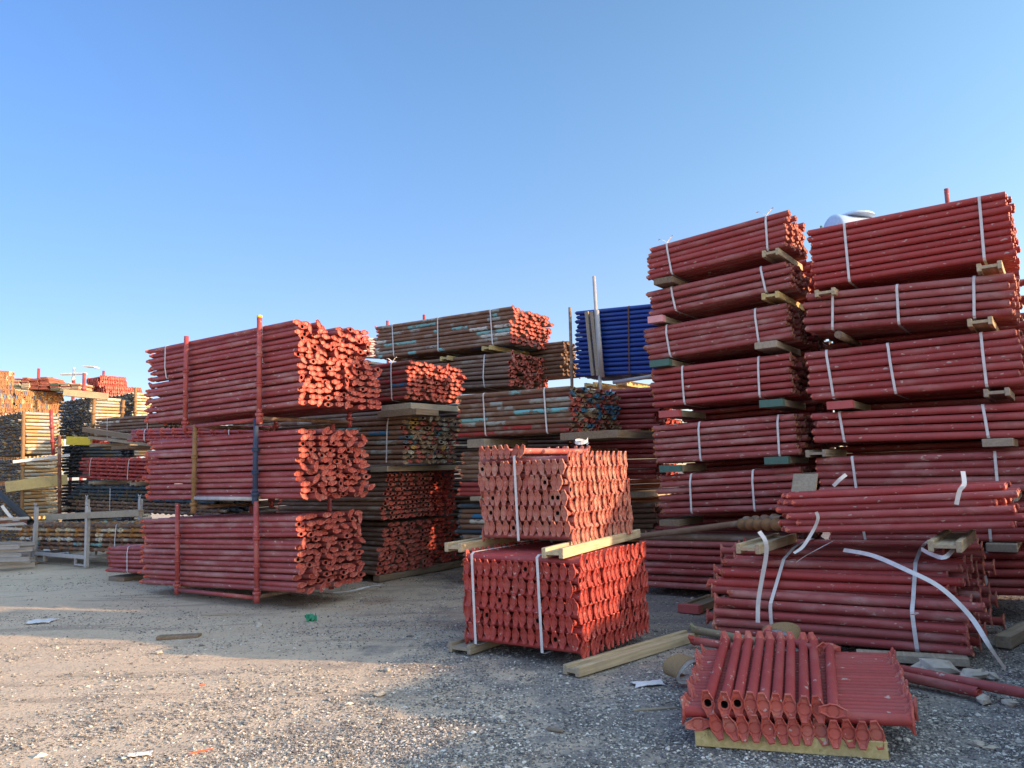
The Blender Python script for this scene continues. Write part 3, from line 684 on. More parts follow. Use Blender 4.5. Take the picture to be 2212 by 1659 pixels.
for (x, y, ln, kd, mt, em, lab) in ((1646, 556, 1.0, 'h20', 'wood', None, 'pale timber beam under the near end of the topmost bundle, middle right column'),
                                    (1412, 616, 0.9, 'plank', 'wood_dark', None, 'dark timber under the far end of the topmost bundle, middle right column'),
                                    (1645, 648, 1.3, 'h20', 'wood_yellow', None, 'yellowish timber beam under the second bundle, middle right column'),
                                    (1400, 698, 0.9, 'h20', 'wood_grey', 'pink_end', 'timber beam with a pink painted end, middle right column'),
                                    (1630, 755, 1.0, 'plank', 'wood_grey', None, 'splintered grey timber under the third bundle, middle right column'),
                                    (1404, 793, 0.9, 'plank', 'wood_grey', 'green_end', 'green ended timber, far end of the third bundle'),
                                    (1641, 880, 1.0, 'plank', 'wood_grey', 'green_end', 'green ended timber, near end of the fourth bundle'),
                                    (1424, 902, 0.9, 'plank', 'wood_grey', 'red_end', 'red ended timber, far end of the fourth bundle'),
                                    (1652, 1003, 0.9, 'plank', 'wood_grey', 'green_end', 'green ended timber, near end of the fifth bundle'),
                                    (1425, 1020, 0.9, 'plank', 'wood_grey', 'green_end', 'wide green ended timber, far end of the fifth bundle'),
                                    (1424, 1137, 0.8, 'plank', 'wood_dark', None, 'dark timber on the low pile, far end of the middle right column'),
                                    (1660, 1130, 0.8, 'plank', 'wood_dark', None, 'dark timber on the low pile, near end of the middle right column')):
    beam(lab, VC-0.08, x, y, ln, kd, mt, endmat=em, group='timbers of the middle right column', w_=0.2 if kd == 'h20' else 0.26)
# second row of bundles standing directly behind the middle right column
for k_, (BN, TN, BL, xw, lab, st, tl, pm, mt) in enumerate(colC):
    if k_ == 0: continue
    mwb = None
    N_ = at_v(*BN, VC); T_ = at_v(*TN, VC); F_ = at_v(*BL, VC)
    bundle('shaded red bundle in the row behind the middle right column', 'red bundles in the row behind the columns', 0, None, None, None, mat='red', pmat='rust_end', dz=0.08, dy=0.12, r=0.036, n=8, s=0.8, maxi=14, sub=False, shape='box',
           root_mw=frame(N_+V*1.0+Vector((0, 0, 0.02)), TH, math.asin((F_.z-N_.z)/(F_-N_).length)), dims=((F_-N_).length, 0.8, (T_-N_).length+0.20))
for (yb, yt) in ((1205, 1100), (1290, 1205)):
    bundle('shaded red bundle low in the row behind the middle right column', 'red bundles in the row behind the columns', VC+1.0, (1735, yb), (1735, yt), (1424, yb-4), W=0.8, mat='red', pmat='rust_end', dz=0.08, dy=0.12, r=0.036, n=8, s=0.8, maxi=10, sub=False)
# low pile under it
bundle('low wide pile of dusty red and grey props on the ground under the middle column', 'low pile', 9.05, (1730, 1290), (1730, 1158), (1380, 1268), W=1.25, mat='red_dusty', pmat='plate_worn', messy=1.0, dz=0.083, dy=0.13, r=0.037, n=12, mats=['red_dusty', 'red_dusty', 'red', 'rusty_plain'])

# ------------------------------------------------------------------ right column
VD = 9.0; GD = 'red bundles of the right hand column'
colD = [((2190, 552), (2180, 408), (1757, 620), 'topmost bundle of the right hand column, largest and brightest red', (0.13, 0.80), 'plate_red', 'red_clean', 0.075, 'box'),
        ((2190, 680), (2186, 584), (1742, 716), 'second bundle from the top of the right hand column with three white straps', (0.17, 0.52, 0.86), 'plate_worn', 'red_dusty', 0.083, 'round'),
        ((2210, 830), (2206, 708), (1748, 866), 'third bundle from the top of the right hand column with three white straps', (0.15, 0.56, 0.87), 'plate_worn', 'red', 0.083, 'round'),
        ((2225, 944), (2225, 866), (1758, 957), 'fourth bundle from the top of the right hand column', (0.17, 0.84), 'plate_worn', 'red', 0.083, 'round'),
        ((2235, 1062), (2235, 972), (1768, 1066), 'fifth bundle from the top of the right hand column, brown topped', (0.15, 0.8), 'plate_worn', 'red_dusty', 0.083, 'round'),
        ((2240, 1172), (2240, 1086), (1790, 1172), 'sixth bundle of the right hand column, behind the loose row', (0.2, 0.8), 'plate_worn', 'red', 0.083, 'round'),
        ((2240, 1290), (2240, 1190), (1790, 1280), 'lowest bundle of the right hand column, hidden behind the front pile', (0.2, 0.8), 'plate_worn', 'red', 0.083, 'round')]
for (BN, TN, BL, lab, st, pm, mt, dz_, shp) in colD:
    bundle(lab, GD, VD, BN, TN, BL, W=0.84, mat=mt, pmat=pm, messy=0.15 if dz_ < 0.08 else 0.5, dz=dz_, dy=0.11, r=0.035 if dz_ < 0.08 else 0.039, straps=st, shape=shp, n=14, s=0.95 if dz_ < 0.08 else 0.85, far_sub=True, scatter=0.02, lh=1.1)
for (x, y, kd, mt, em, lab) in ((2110, 587, 'h20', 'wood', None, 'pale timber beam under the near end of the topmost right hand bundle'),
                                (1760, 642, 'h20', 'wood', None, 'pale timber beam under the far end of the topmost right hand bundle'),
                                (2090, 706, 'h20', 'wood', None, 'sunlit timber beam under the near end of the second right hand bundle'),
                                (1797, 732, 'log', 'wood_dark', None, 'round split log under the second right hand bundle'),
                                (2125, 858, 'h20', 'wood_grey', None, 'grey timber beam under the near end of the third right hand bundle'),
                                (1787, 884, 'plank', 'wood_grey', 'red_end', 'red painted block under the far end of the third right hand bundle'),
                                (2122, 966, 'plank', 'wood_grey', None, 'grey plank under the near end of the fourth right hand bundle'),
                                (1740, 988, 'h20', 'wood_grey', None, 'splintered grey beam under the far end of the fourth right hand bundle'),
                                (2130, 1084, 'plank', 'wood_grey', None, 'grey plank under the near end of the fifth right hand bundle'),
                                (1800, 1086, 'plank', 'wood_grey', None, 'grey plank under the far end of the fifth right hand bundle'),
                                (2130, 1192, 'plank', 'wood_grey', None, 'grey plank under the near end of the sixth right hand bundle'),
                                (1800, 1190, 'plank', 'wood_grey', None, 'grey plank under the far end of the sixth right hand bundle')):
    beam(lab, VD-0.10, x, y, 1.0, kd, mt, endmat=em, group='timbers of the right hand column', w_=0.26 if kd == 'plank' else (0.14 if kd == 'log' else 0.22))

for k_, (BN, TN, BL, lab, st, pm, mt, dz_, shp) in enumerate(colD):
    if k_ == 0: continue
    N_ = at_v(*BN, VD); T_ = at_v(*TN, VD); F_ = at_v(*BL, VD)
    bundle('shaded red bundle in the row behind the right hand column', 'red bundles in the row behind the columns', 0, None, None, None, mat='red', pmat='rust_end', dz=0.085, dy=0.12, r=0.039, n=8, s=0.8, maxi=14, sub=False, shape='box',
           root_mw=frame(N_+V*0.98+Vector((0, 0, 0.02)), TH, math.asin((F_.z-N_.z)/(F_-N_).length)), dims=((F_-N_).length, 0.8, (T_-N_).length+0.20))

# ------------------------------------------------------------------ front pile and the loose row on it
VF = 7.0
_, dF, mwF = bundle('big low front bundle of long red props with loose white straps', 'front right props', VF, (2082, 1418), (2052, 1212), (1537, 1370), W=1.75, mat='red', pmat='plate_worn', messy=1.6, dz=0.082, dy=0.125, r=0.037, straps=(0.16, 0.72), n=16, holes=0.25, far_sub=True, scatter=0.09, plate_roll=1.4, mats=['red', 'red_dusty', 'red_clean'], yaw=0.02, shape='box', rowtaper=0.55, lh=1.3)
_, dE, mwE = bundle('row of smooth red props on timbers above the front bundle, cut white strap ends', 'front right props', 7.3, (2178, 1143), (2180, 1046), (1690, 1152), W=1.0, mat='red_clean', pmat='plate_red', messy=0.35, dz=0.056, dy=0.11, r=0.030, n=16, far_sub=True, scatter=0.05, rowtaper=0.28, mats=['red_clean', 'red'], holes=0.1)
beam('sunlit timber beam under the far end of the smooth red row', 7.05, 1590, 1196, 1.2, 'h20', 'wood', w_=0.22, h_=0.09)
beam('pale timber beam under the near end of the smooth red row', 7.05, 2005, 1192, 1.2, 'h20', 'wood', w_=0.24, h_=0.09)

# ------------------------------------------------------------------ centre: two crossed stacks of short props
def cross_stack(label, O, rz, A, B, H, na, nb, mat, pmat, r=0.029, s=0.95, holes=0.12, group=None, straps_y=(), straps_top=(), topx=0, tilt=0.0, maxi=100, n=12, name='crossed_prop_stack', lean=0.0, wob=0.16):
    mw = frame(O, rz, tilt); root = empty(name, mw, label, 'prop stack', group)
    nl = round(H/0.0685); pz = H/nl; rest = MB(); cnt = 0
    jobs = []; rowoff = [random.uniform(-0.3, 0.3)+(0.25 if (l//2) % 2 else -0.25) for l in range(nl)]
    for l in range(nl):
        if l % 2 == 0:
            for j in range(nb): jobs.append((l, 0, min(max((j+0.5+rowoff[l]+random.gauss(0, 0.06))*B/nb, 0.03), B-0.03)))
        else:
            for j in range(na): jobs.append((l, 1, -min(max((j+0.5+rowoff[l]+random.gauss(0, 0.06))*A/na, 0.03), A-0.03)))
    # the props whose ends sit highest and on the two visible faces first
    random.shuffle(jobs)
    tm = {0: tube_mesh(A+0.03, r, mat, n, farplate=True, s=s, platemat=pmat), 1: tube_mesh(B+0.03, r, mat, n, farplate=True, s=s, platemat=pmat)}
    for (l, ty, p) in jobs:
        z = 0.045+l*pz; out = 0.012+random.gauss(0, 0.006)
        rl = math.pi/2+random.gauss(0, wob)*(1 if random.random() < 0.6 else 0.25); sh = lean*l
        if ty == 0: Mx = Matrix.Translation((out+sh, p+random.gauss(0, 0.003), z)) @ Matrix.Rotation(rl, 4, 'X')
        else: Mx = Matrix.Translation((p+sh+random.gauss(0, 0.003), -out, z)) @ Matrix.Rotation(-math.pi/2, 4, 'Z') @ Matrix.Rotation(rl, 4, 'X')
        h = random.random() < holes
        if cnt < maxi:
            o = link('prop', tm[ty], root, Mx); link('end_plate', plate_mesh(r, h, pmat, s), o); cnt += 1
        else:
            L_ = (A if ty == 0 else B)+0.03; o_ = len(rest.v); t2 = tube_mesh(L_, r, mat, n, farplate=True, nearplate=True, s=s, platemat=pmat, hole=h)
            rest.v += [Mx @ q.co for q in t2.vertices]
            for q in t2.polygons: rest.f.append(tuple(o_+i for i in q.vertices)); rest.sm.append(q.use_smooth); rest.mi.append(q.material_index)
    if rest.v: o = link('prop', rest.build('prop', [mat, 'hole', pmat]), root); o['kind'] = 'stuff'
    for xx in straps_y:      # loops round the load in the plane across X
        zt = H+0.035; pts = [Vector((xx, -0.035, 0.0)), Vector((xx-0.01, -0.036, zt*0.5)), Vector((xx-0.02, -0.035, zt-0.02)), Vector((xx-0.02, 0.0, zt)), Vector((xx-0.02, B, zt)), Vector((xx-0.02, B+0.03, zt-0.03)), Vector((xx, B+0.03, 0)), Vector((xx, B, -0.012)), Vector((xx, 0, -0.012))]
        link('strap', ribbon_mesh(pts, 0.026, (1, 0, 0), True), root)
    return root, mw
P0 = at_z(1253, 1419, 0.09); P1 = at_z(1007, 1386, 0.09); P2 = at_z(1436, 1362, 0.09)
rz1 = math.atan2((P0-P1).y, (P0-P1).x); A1 = (P0-P1).length; B1 = (P2-P0).length
H1 = 0.80
Pt = at_d(1236, 1206, P0.y); H1 = Pt.z-0.09-0.02
print('lower crossed', A1, B1, H1, math.degrees(rz1), P0)
GX = 'crossed stacks of short props'
_, mwX1 = cross_stack('lower crossed stack of short bright red props with two white straps, on ground timbers', P0, rz1, A1, B1, H1, 15, 15, 'red_clean', 'plate_clean', group=GX, straps_y=(-A1*0.29, -A1*0.885), wob=0.16, s=1.0)
z2 = 0.09+H1+0.10
Q0 = at_z(1234, 1171, z2); rz2 = rz1+R(1.5)
def reach(O, dr, px, py):      # distance from O along dr to the vertical plane through the sight line
    d = ray(px, py); return (O.y*d.x-O.x*d.y)/(dr.x*d.y-dr.y*d.x)
XX = Vector((math.cos(rz2), math.sin(rz2), 0)); YY = Vector((-XX.y, XX.x, 0))
A2 = reach(Q0, -XX, 1043, 1100); B2 = reach(Q0, YY, 1366, 1143)
H2 = at_d(1212, 985, Q0.y).z-z2
print('upper crossed', A2, B2, H2, math.degrees(rz2), Q0)
_, mwX2 = cross_stack('upper crossed stack of short worn pinkish props with a few props laid on top', Q0, rz2, A2, B2, H2, 13, 14, 'red_dusty', 'plate_worn', group=GX, straps_y=(-A2*0.56,), lean=-0.004, wob=0.16, s=1.0)
# short props lying on top of the upper stack
fx = [('loose short red prop lying crosswise on top of the upper crossed stack', None)]
for k_ in range(7):
    x = -A2*0.97+k_*0.073+(0.02 if k_ > 4 else 0); Mx = mwX2 @ Matrix.Translation((x-0.03*0, -0.02-random.random()*0.02, H2+0.062)) @ Matrix.Rotation(-math.pi/2+random.gauss(0, 0.02), 4, 'Z') @ Matrix.Rotation(math.pi/2+(0.1 if k_ < 5 else -0.5), 4, 'X')
    o = link('steel_prop', tube_mesh(B2+0.02, 0.029, 'red_dusty', 12, True, s=0.95, platemat='plate_worn'), None, Mx); tag(o, 'short worn prop lying loose on the upper crossed stack, plate upright', 'steel prop', 'props loose on the upper crossed stack')
    link('end_plate', plate_mesh(0.029, False, 'plate_worn', 0.95), o)
Mx = mwX2 @ Matrix.Translation((-0.10, 0.42, H2+0.135)) @ Matrix.Rotation(0.12, 4, 'Z') @ Matrix.Rotation(0.03, 4, 'Y') @ Matrix.Rotation(0.3, 4, 'X')
# ribbon loop on top
cc = mwX2 @ Vector((-A2*0.10, B2*0.35, H2+0.085)); pl = []
for k_ in range(15): a = k_*0.46; pl.append(cc+Vector((0.06*math.cos(a), 0.035*math.sin(a), 0.03*math.sin(a)+0.025+0.004*k_)))
tag(link('strap_loop', ribbon_mesh([p-cc for p in pl], 0.028, (0.2, 0.3, 1)), None, Matrix.Translation(cc)), 'curled white strap loop on top of the upper crossed stack', 'strap')
# timbers
def beam2(label, p0, p1, z0, kind='h20', mat='wood', W_=0.2, H_=0.09, dz1=0.0, group='timbers of the crossed stacks', zoff=0.0, endmat=None):
    a = at_z(*p0, z0); b = at_z(*p1, z0+dz1); d = b-a; L_ = d.length; rz = math.atan2(d.y, d.x)-math.pi/2
    return beam(label, 0, 0, 0, L_, kind, mat, endmat=endmat, group=group, rz=rz, w_=W_, h_=H_, pos=a+Vector((0, 0, zoff)), tilt=math.asin(d.z/L_) if L_ else 0)
beam2('long pale timber on the ground before the right side of the lower crossed stack', (1216, 1456), (1478, 1378), 0.0, 'h20', 'wood', 0.17, 0.075)
beam2('short weathered timber sticking out under the left of the lower crossed stack', (968, 1408), (1120, 1360), 0.0, 'h20', 'wood_grey', 0.26, 0.085)
zb = 0.09+H1+0.012
beam2('pale sunlit timber between the crossed stacks, right one', (1170, 1206), (1345, 1160), zb, 'h20', 'wood', 0.20, 0.085)
beam2('thick yellowish timber between the crossed stacks, left one', (960, 1192), (1130, 1163), zb, 'h20', 'wood', 0.20, 0.085)

# ------------------------------------------------------------------ front right: loose short props on a timber
ZB = 0.095
F0 = at_z(1502, 1612, 0.0); F1 = at_z(1921, 1643, 0.0); dX = (F1-F0).normalized(); LB = (F1-F0).length
rzF = math.atan2(dX.y, dX.x); dY = Vector((-dX.y, dX.x, 0))
beam('yellowish timber lying along the front of the loose short props', 0, 0, 0, 0.075, 'plank', 'wood_yellow', rz=rzF, w_=LB, h_=ZB, pos=F0, name='timber')
beam('rear timber hidden under the far side of the loose short props', 0, 0, 0, 0.075, 'plank', 'wood', rz=rzF, w_=LB, h_=ZB, pos=F0+dY*0.95, name='timber')
def sprop(near, far, roll, label, group, mat='red_clean', pmat='plate_red', hole=False, r=0.030, s=1.0, n=20, collar=False, pos2=None, farhole=False):
    d = near-far; L_ = d.length; x = d.normalized(); z = Vector((0, 0, 1)); y = z.cross(x).normalized(); z = x.cross(y)
    Mx = Matrix(((x.x, y.x, z.x, near.x), (x.y, y.y, z.y, near.y), (x.z, y.z, z.z, near.z), (0, 0, 0, 1))) @ Matrix.Rotation(roll, 4, 'X')
    o = link('steel_prop', tube_mesh(round(L_, 3), r, mat, n, farplate=False, s=s, platemat=pmat), None, Mx); tag(o, label, 'steel prop', group)
    link('end_plate', plate_mesh(r, hole, pmat, s), o); link('end_plate', plate_mesh(r, farhole, pmat, s), o, Matrix.Translation((-L_, 0, 0)) @ Matrix.Rotation(math.pi, 4, 'Z'))
    return o
def c3(x, y): return (1426.4+x*0.2728, 1316.6+y*0.2728)      # close crop of the photo to its full width reading
# bottom layer: plates hanging over the timber
z1 = ZB+0.033
xs1 = [300, 445, 555, 650, 750, 855, 960, 1060, 1165, 1270, 1380, 1490, 1600, 1715]
ys1 = [908, 925, 935, 937, 940, 952, 955, 962, 962, 965, 985, 980, 995, 990]
rl1 = [1.35, 0.30, 0.38, 0.10, 0.05, 0.22, 0.15, 0.10, -0.03, 0.28, 0.03, 0.15, -0.04, 0.18]
for k_, (x, y, q) in enumerate(zip(xs1, ys1, rl1)):
    nr = at_z(*c3(x, y), z1); fr = nr+dY*0.98+dX*(0.05*(k_-7)/7); lab = 'short red prop in the lowest loose layer, its plate hanging over the front timber'
    if k_ == 0: lab = 'leftmost short prop of the lowest loose layer, its plate lying sideways'
    sprop(nr, fr, math.pi/2+q if k_ else 0.15, lab, 'loose short props on the front timber', 'red_clean', 'plate_red', s=1.06)
# middle layer: crosswise
z2_ = z1+0.060
nl_, fl_, nr_, fr_ = at_z(*c3(205, 800), z2_), at_z(*c3(320, 345), z2_), at_z(*c3(2030, 880), z2_), at_z(*c3(1830, 375), z2_)
nn = max(8, int((fl_-nl_).length/0.066)); print('cross layer', nn, (nl_-nr_).length, (nl_-fl_).length, 'beam', LB)
for k_ in range(nn):
    f = k_/(nn-1); a = nl_.lerp(fl_, f); b = nr_.lerp(fr_, f); j = random.uniform(-0.02, 0.02); a = a+dX*j; b = b+dX*j
    lab = 'short red prop lying crosswise under the top row of loose props'
    if k_ == 0: lab = 'nearest crosswise short prop, sticking out furthest to the right'
    sprop(b, a, math.pi/2+random.uniform(-0.12, 0.12), lab, 'loose short props on the front timber', 'red_clean', 'plate_red', r=0.0275 if k_ else 0.033, s=0.9 if k_ else 1.05)
# top layer
z3 = z2_+0.062
xn = [375, 507, 610, 715, 818, 920, 1025, 1140, 1250, 1370]; yn = [742, 755, 745, 755, 765, 768, 775, 790, 790, 805]
xf = [515, 615, 700, 790, 870, 955, 1035, 1130, 1210, 1340]; yf = [250, 252, 250, 252, 255, 255, 258, 262, 262, 305]
rlt = [0.16, 0.0, 0.03, 0.0, 0.14, 0.02, 0.08, -0.05, 0.16, 1.5]
for k_ in range(10):
    nr = at_z(*c3(xn[k_], yn[k_]), z3); fr = at_z(*c3(xf[k_], yf[k_]), z3)
    lab = 'short red prop in the top row of loose props, closed plate towards the camera'
    if k_ < 3: lab = ['leftmost short prop of the top row, its plate open with a round hole', 'second short prop of the top row from the left, hole in its plate', 'third short prop of the top row from the left, hole in its plate'][k_]
    if k_ == 9: lab = 'rightmost short prop of the top row, its plate lying sideways'
    sprop(nr, fr, math.pi/2+rlt[k_], lab, 'loose short props on the front timber', 'red_clean', 'plate_red', hole=k_ < 3, s=1.06, r=0.031)
# odd props round the loose ones
def P2(x, y, z): return at_z(x, y, z)
sprop(P2(1770, 1407, 0.25), P2(1655, 1368, 0.25), 0.9, 'red prop lying askew behind the far ends of the top row', None, 'red', 'plate_red', r=0.032)
sprop(P2(1498, 1360, 0.10), P2(1668, 1392, 0.08), 1.0, 'olive green pipe lying behind the loose short props', None, 'olive', 'olive', r=0.035)
sprop(P2(1496, 1383, 0.06), P2(1640, 1408, 0.05), 0.7, 'dark red prop lying on the ground beside the olive green pipe', None, 'red', 'plate_clean', r=0.035)
sprop(P2(2290, 1512, 0.07), P2(1930, 1443, 0.08), 0.8, 'long red pipe on the gravel running out of the right edge', None, 'red', 'plate_clean', r=0.034)
sprop(P2(2114, 1496, 0.045), P2(1925, 1455, 0.045), 0.0, 'shorter red pipe on the gravel in front of the long one', None, 'red', 'plate_clean', r=0.034, s=0.55)

def bar(label, a, b, w_, h_, mat, cat='timber', name='timber', group=None):
    d = b-a; L_ = d.length; x = d.normalized(); y = Vector((0, 0, 1)).cross(x).normalized(); z = x.cross(y); mb = MB(); mb.box((0, -w_/2, -h_/2), (L_, w_/2, h_/2), bev=0.004)
    Mx = Matrix(((x.x, y.x, z.x, a.x), (x.y, y.y, z.y, a.y), (x.z, y.z, z.z, a.z), (0, 0, 0, 1)))
    me = mb.build(name, mat); return tag(link(name, me, None, Mx), label, cat, group)
# woven slings
def sling(label, px, py, z, S, rz, seed, tilt=0.0):
    P = at_z(px, py, z); mb = MB(); rnd = random.Random(seed); n = 34; wd = 6
    outer = []; 
    for i in range(n):
        f = i/(n-1); a = -0.4+5.3*f; rr = S*(1.0-0.45*f)
        for j in range(wd):
            g = j/(wd-1)-0.5; q = noise.noise(Vector((f*3, g*2, seed)))*0.22*S
            outer.append(Vector((math.cos(a)*(rr+q)*1.25, g*S*1.0+q*0.8, math.sin(a)*(rr+q)*0.75)))
    nn_ = []
    for k, p in enumerate(outer):
        c = Vector((0, p.y, 0)); nn_.append((p-c).normalized())
    th = 0.03; b = n*wd
    vv = outer+[p-q*th for p, q in zip(outer, nn_)]
    ff = []; mi = []
    for i in range(n-1):
        for j in range(wd-1):
            a_ = i*wd+j; ff.append((a_, a_+1, a_+wd+1, a_+wd)); mi.append(0); ff.append((b+a_, b+a_+wd, b+a_+wd+1, b+a_+1)); mi.append(0 if j > 1 else 1)
    edge = [(i*wd, (i+1)*wd) for i in range(n-1)]+[((i+1)*wd+wd-1, i*wd+wd-1) for i in range(n-1)]+[(j+1, j) for j in range(wd-1)]+[((n-1)*wd+j, (n-1)*wd+j+1) for j in range(wd-1)]
    for a_, c_ in edge: ff.append((a_, b+a_, b+c_, c_)); mi.append(1)
    o = link('woven_sling', mesh('sling', vv, ff, ['fibre', 'lining'], True, mi), None, Matrix.Translation(P) @ Matrix.Rotation(rz, 4, 'Z') @ Matrix.Rotation(tilt, 4, 'X'))
    md = o.modifiers.new('s', 'SUBSURF'); md.levels = 1; md.render_levels = 2
    return tag(o, label, 'sling', 'curled woven slings')
sling('curled brown woven sling with white lining on the gravel left of the loose props', 1478, 1448, 0.10, 0.155, 0.5, 1)
sling('curled brown woven sling with frayed white edge behind the top row of loose props', 1680, 1372, 0.22, 0.13, -0.4, 4, 0.3)

# white ribbons on the front pile
def ribbon(label, pts, width=0.03, side=(0, 0, 1), group='loose white straps on the front pile', z=None):
    c = pts[0].copy(); o = link('loose_strap', ribbon_mesh([p-c for p in pts], width, side), None, Matrix.Translation(c)); return tag(o, label, 'strap', group)
def onF(px, py, off=0.0):   # just in front of the pile's face
    return at_v(px, py, VF-0.05-off)
def smooth(pts, n=5):
    out = []
    for i in range(len(pts)-1):
        p0 = pts[max(i-1, 0)]; p1 = pts[i]; p2 = pts[i+1]; p3 = pts[min(i+2, len(pts)-1)]
        for k in range(n):
            t_ = k/n; out.append(0.5*((2*p1)+(p2-p0)*t_+(2*p0-5*p1+4*p2-p3)*t_*t_+(3*p1-p0-3*p2+p3)*t_**3))
    return out+[pts[-1]]
ribbon('white strap hanging in a long curve over the right end of the front pile', smooth([onF(1822, 1188, -0.45), onF(1885, 1200, -0.25), onF(1960, 1232, 0.0), onF(2030, 1268, 0.05), onF(2095, 1330, 0.1), onF(2140, 1400, 0.2), at_z(2172, 1446, 0.02)]), 0.036, (0.5, 0.4, 1))
ribbon('white strap hanging from the timber down the left side of the front pile', smooth([at_v(1640, 1148, 6.85), at_v(1654, 1170, 6.82), at_v(1655, 1200, 6.85), at_v(1646, 1250, 6.88), at_v(1638, 1300, 6.88), at_v(1637, 1345, 6.86)]), 0.036, (1, -0.3, 0.1))
ribbon('cut white strap curling off the upper right of the smooth red row', smooth([at_v(2080, 1018, 7.3), at_v(2083, 1045, 7.22), at_v(2073, 1060, 7.2), at_v(2066, 1090, 7.2)]), 0.034, (1, -0.3, 0.1))
ribbon('thin white strap end curling up over the left of the smooth red row', smooth([at_v(1763, 1106, 7.16), at_v(1767, 1120, 7.18), at_v(1757, 1145, 7.2), at_v(1735, 1180, 7.15), at_v(1715, 1195, 7.1)]), 0.028, (1, -0.3, 0.3))
ribbon('white strap lying across the top of the front pile under the timbers', smooth([onF(1990, 1186, -0.3), onF(2010, 1196, -0.2), onF(2040, 1204, -0.1), onF(2065, 1180, -0.3)]), 0.034, (0, 0.7, 1))
ribbon('short white strap piece lying on the top left of the front pile', smooth([onF(1720, 1215, -0.1), onF(1745, 1198, -0.2), onF(1800, 1168, -0.5)]), 0.034, (1, 0.7, 0.3))
ribbon('white strap stub lying on the timber at the top left of the smooth red row', smooth([at_v(1800, 1050, 7.9), at_v(1815, 1035, 7.9), at_v(1828, 1025, 7.95)]), 0.034, (0.6, -0.3, -0.7))
# leaning grey plank left of the smooth row, pipes, timbers
mb = MB(); A_ = at_v(1698, 1142, 8.0); B_ = at_v(1714, 1024, 8.3); d = B_-A_
mb.add([p+d*q+t2 for q in (0, 1) for t2 in (Vector((0, 0, 0)), V*0.04) for p in (Vector((0, 0, 0)), XD*0.24)], [(0, 2, 3, 1), (4, 5, 7, 6), (0, 1, 5, 4), (2, 6, 7, 3), (0, 4, 6, 2), (1, 3, 7, 5)])
tag(link('plank', mb.build('plank', 'wood_grey'), None, Matrix.Translation(A_)), 'wide grey plank leaning at the left end of the smooth red row', 'plank')
def pipe(label, a, b, r, mat, group=None, rings=0, n=14, cat='pipe', open_=True):
    d = b-a; L_ = d.length; mb = MB(); prof = [(0, r)]
    for k in range(rings):
        x = L_*(k+0.7)/(rings+0.5); prof += [(x, r), (x, r*1.5), (x+0.03, r*1.5), (x+0.03, r)]
    prof += [(L_, r), (L_, r*0.78), (L_-0.15, r*0.76), (L_-0.151, 0.001)]
    mb.lathe_x(prof, n); x = d.normalized(); y = Vector((0, 0, 1)).cross(x).normalized(); z = x.cross(y)
    Mx = Matrix(((x.x, y.x, z.x, a.x), (x.y, y.y, z.y, a.y), (x.z, y.z, z.z, a.z), (0, 0, 0, 1)))
    return tag(link('pipe', mb.build('pipe', mat), None, Mx), label, cat, group)
pipe('long brown rusty pipe lying level on the low pile under the middle right column', at_v(1340, 1164, 8.6), at_v(1648, 1124, 8.5), 0.035, 'rusty_plain')
pipe('rusted ringed pipe pointing its open end at the camera beside the smooth red row', at_v(1592, 1133, 8.6), at_v(1693, 1133, 7.6), 0.042, 'tan_rust', rings=5)
pipe('shorter rusted ringed pipe behind the one with the open end', at_v(1600, 1128, 8.75), at_v(1690, 1122, 7.9), 0.042, 'rusty_plain', rings=4)
bar('grey plank lying along under the right end of the front pile', at_z(1850, 1414, 0.04), at_z(2092, 1428, 0.04), 0.14, 0.06, 'wood_grey')
beam2('weathered timber on the ground right of the front pile', (2150, 1398), (2290, 1325), 0.0, 'plank', 'wood_grey', 0.12, 0.10, group=None)
beam2('red stained timber on the ground left of the front pile', (1465, 1322), (1530, 1298), 0.0, 'h20', 'wood_dark', 0.24, 0.08, group=None, endmat='red_end')
rock(2020, 1447, 0.13, 'large pale rock under the right end of the front pile', 0.5, seed=2, group='pale rocks by the front pile')
rock(2105, 1462, 0.085, 'pale rock on the gravel right of the large one', 0.5, seed=5, group='pale rocks by the front pile')
rock(2140, 1463, 0.05, 'small pale rock near the tip of the hanging strap', 0.6, seed=6, group='pale rocks by the front pile')
rock(2125, 1515, 0.05, 'pale rock in front of the shorter red pipe', 0.7, seed=8, group='pale rocks by the front pile')
rock(2180, 1520, 0.035, 'rightmost small pale rock in front of the red pipes', 0.7, seed=9, group='pale rocks by the front pile')
rock(2110, 1608, 0.04, 'flat pale rock near the bottom right corner', 0.4, seed=11, group='pale rocks by the front pile')
rock(2140, 1616, 0.03, 'small flat pale rock beside the one near the bottom right corner', 0.4, seed=12, group='pale rocks by the front pile')
rock(836, 1448, 0.03, 'pale rock on the dirt left of the lower crossed stack', 0.6, seed=14, group='pale rocks on the dirt')
rock(820, 1500, 0.035, 'white angular rock in the middle of the yard', 0.5, seed=15, group='pale rocks on the dirt')
rock(560, 1352, 0.05, 'round pale rock on the gravel below the left stack', 0.6, seed=16, group='pale rocks on the dirt')
rock(342, 1410, 0.03, 'flat white rock left of the old wood scrap', 0.5, seed=17, group='pale rocks on the dirt')
rock(600, 1280, 0.045, 'small round rock right beside the foot of the left stack', 0.6, seed=18, group='pale rocks on the dirt')
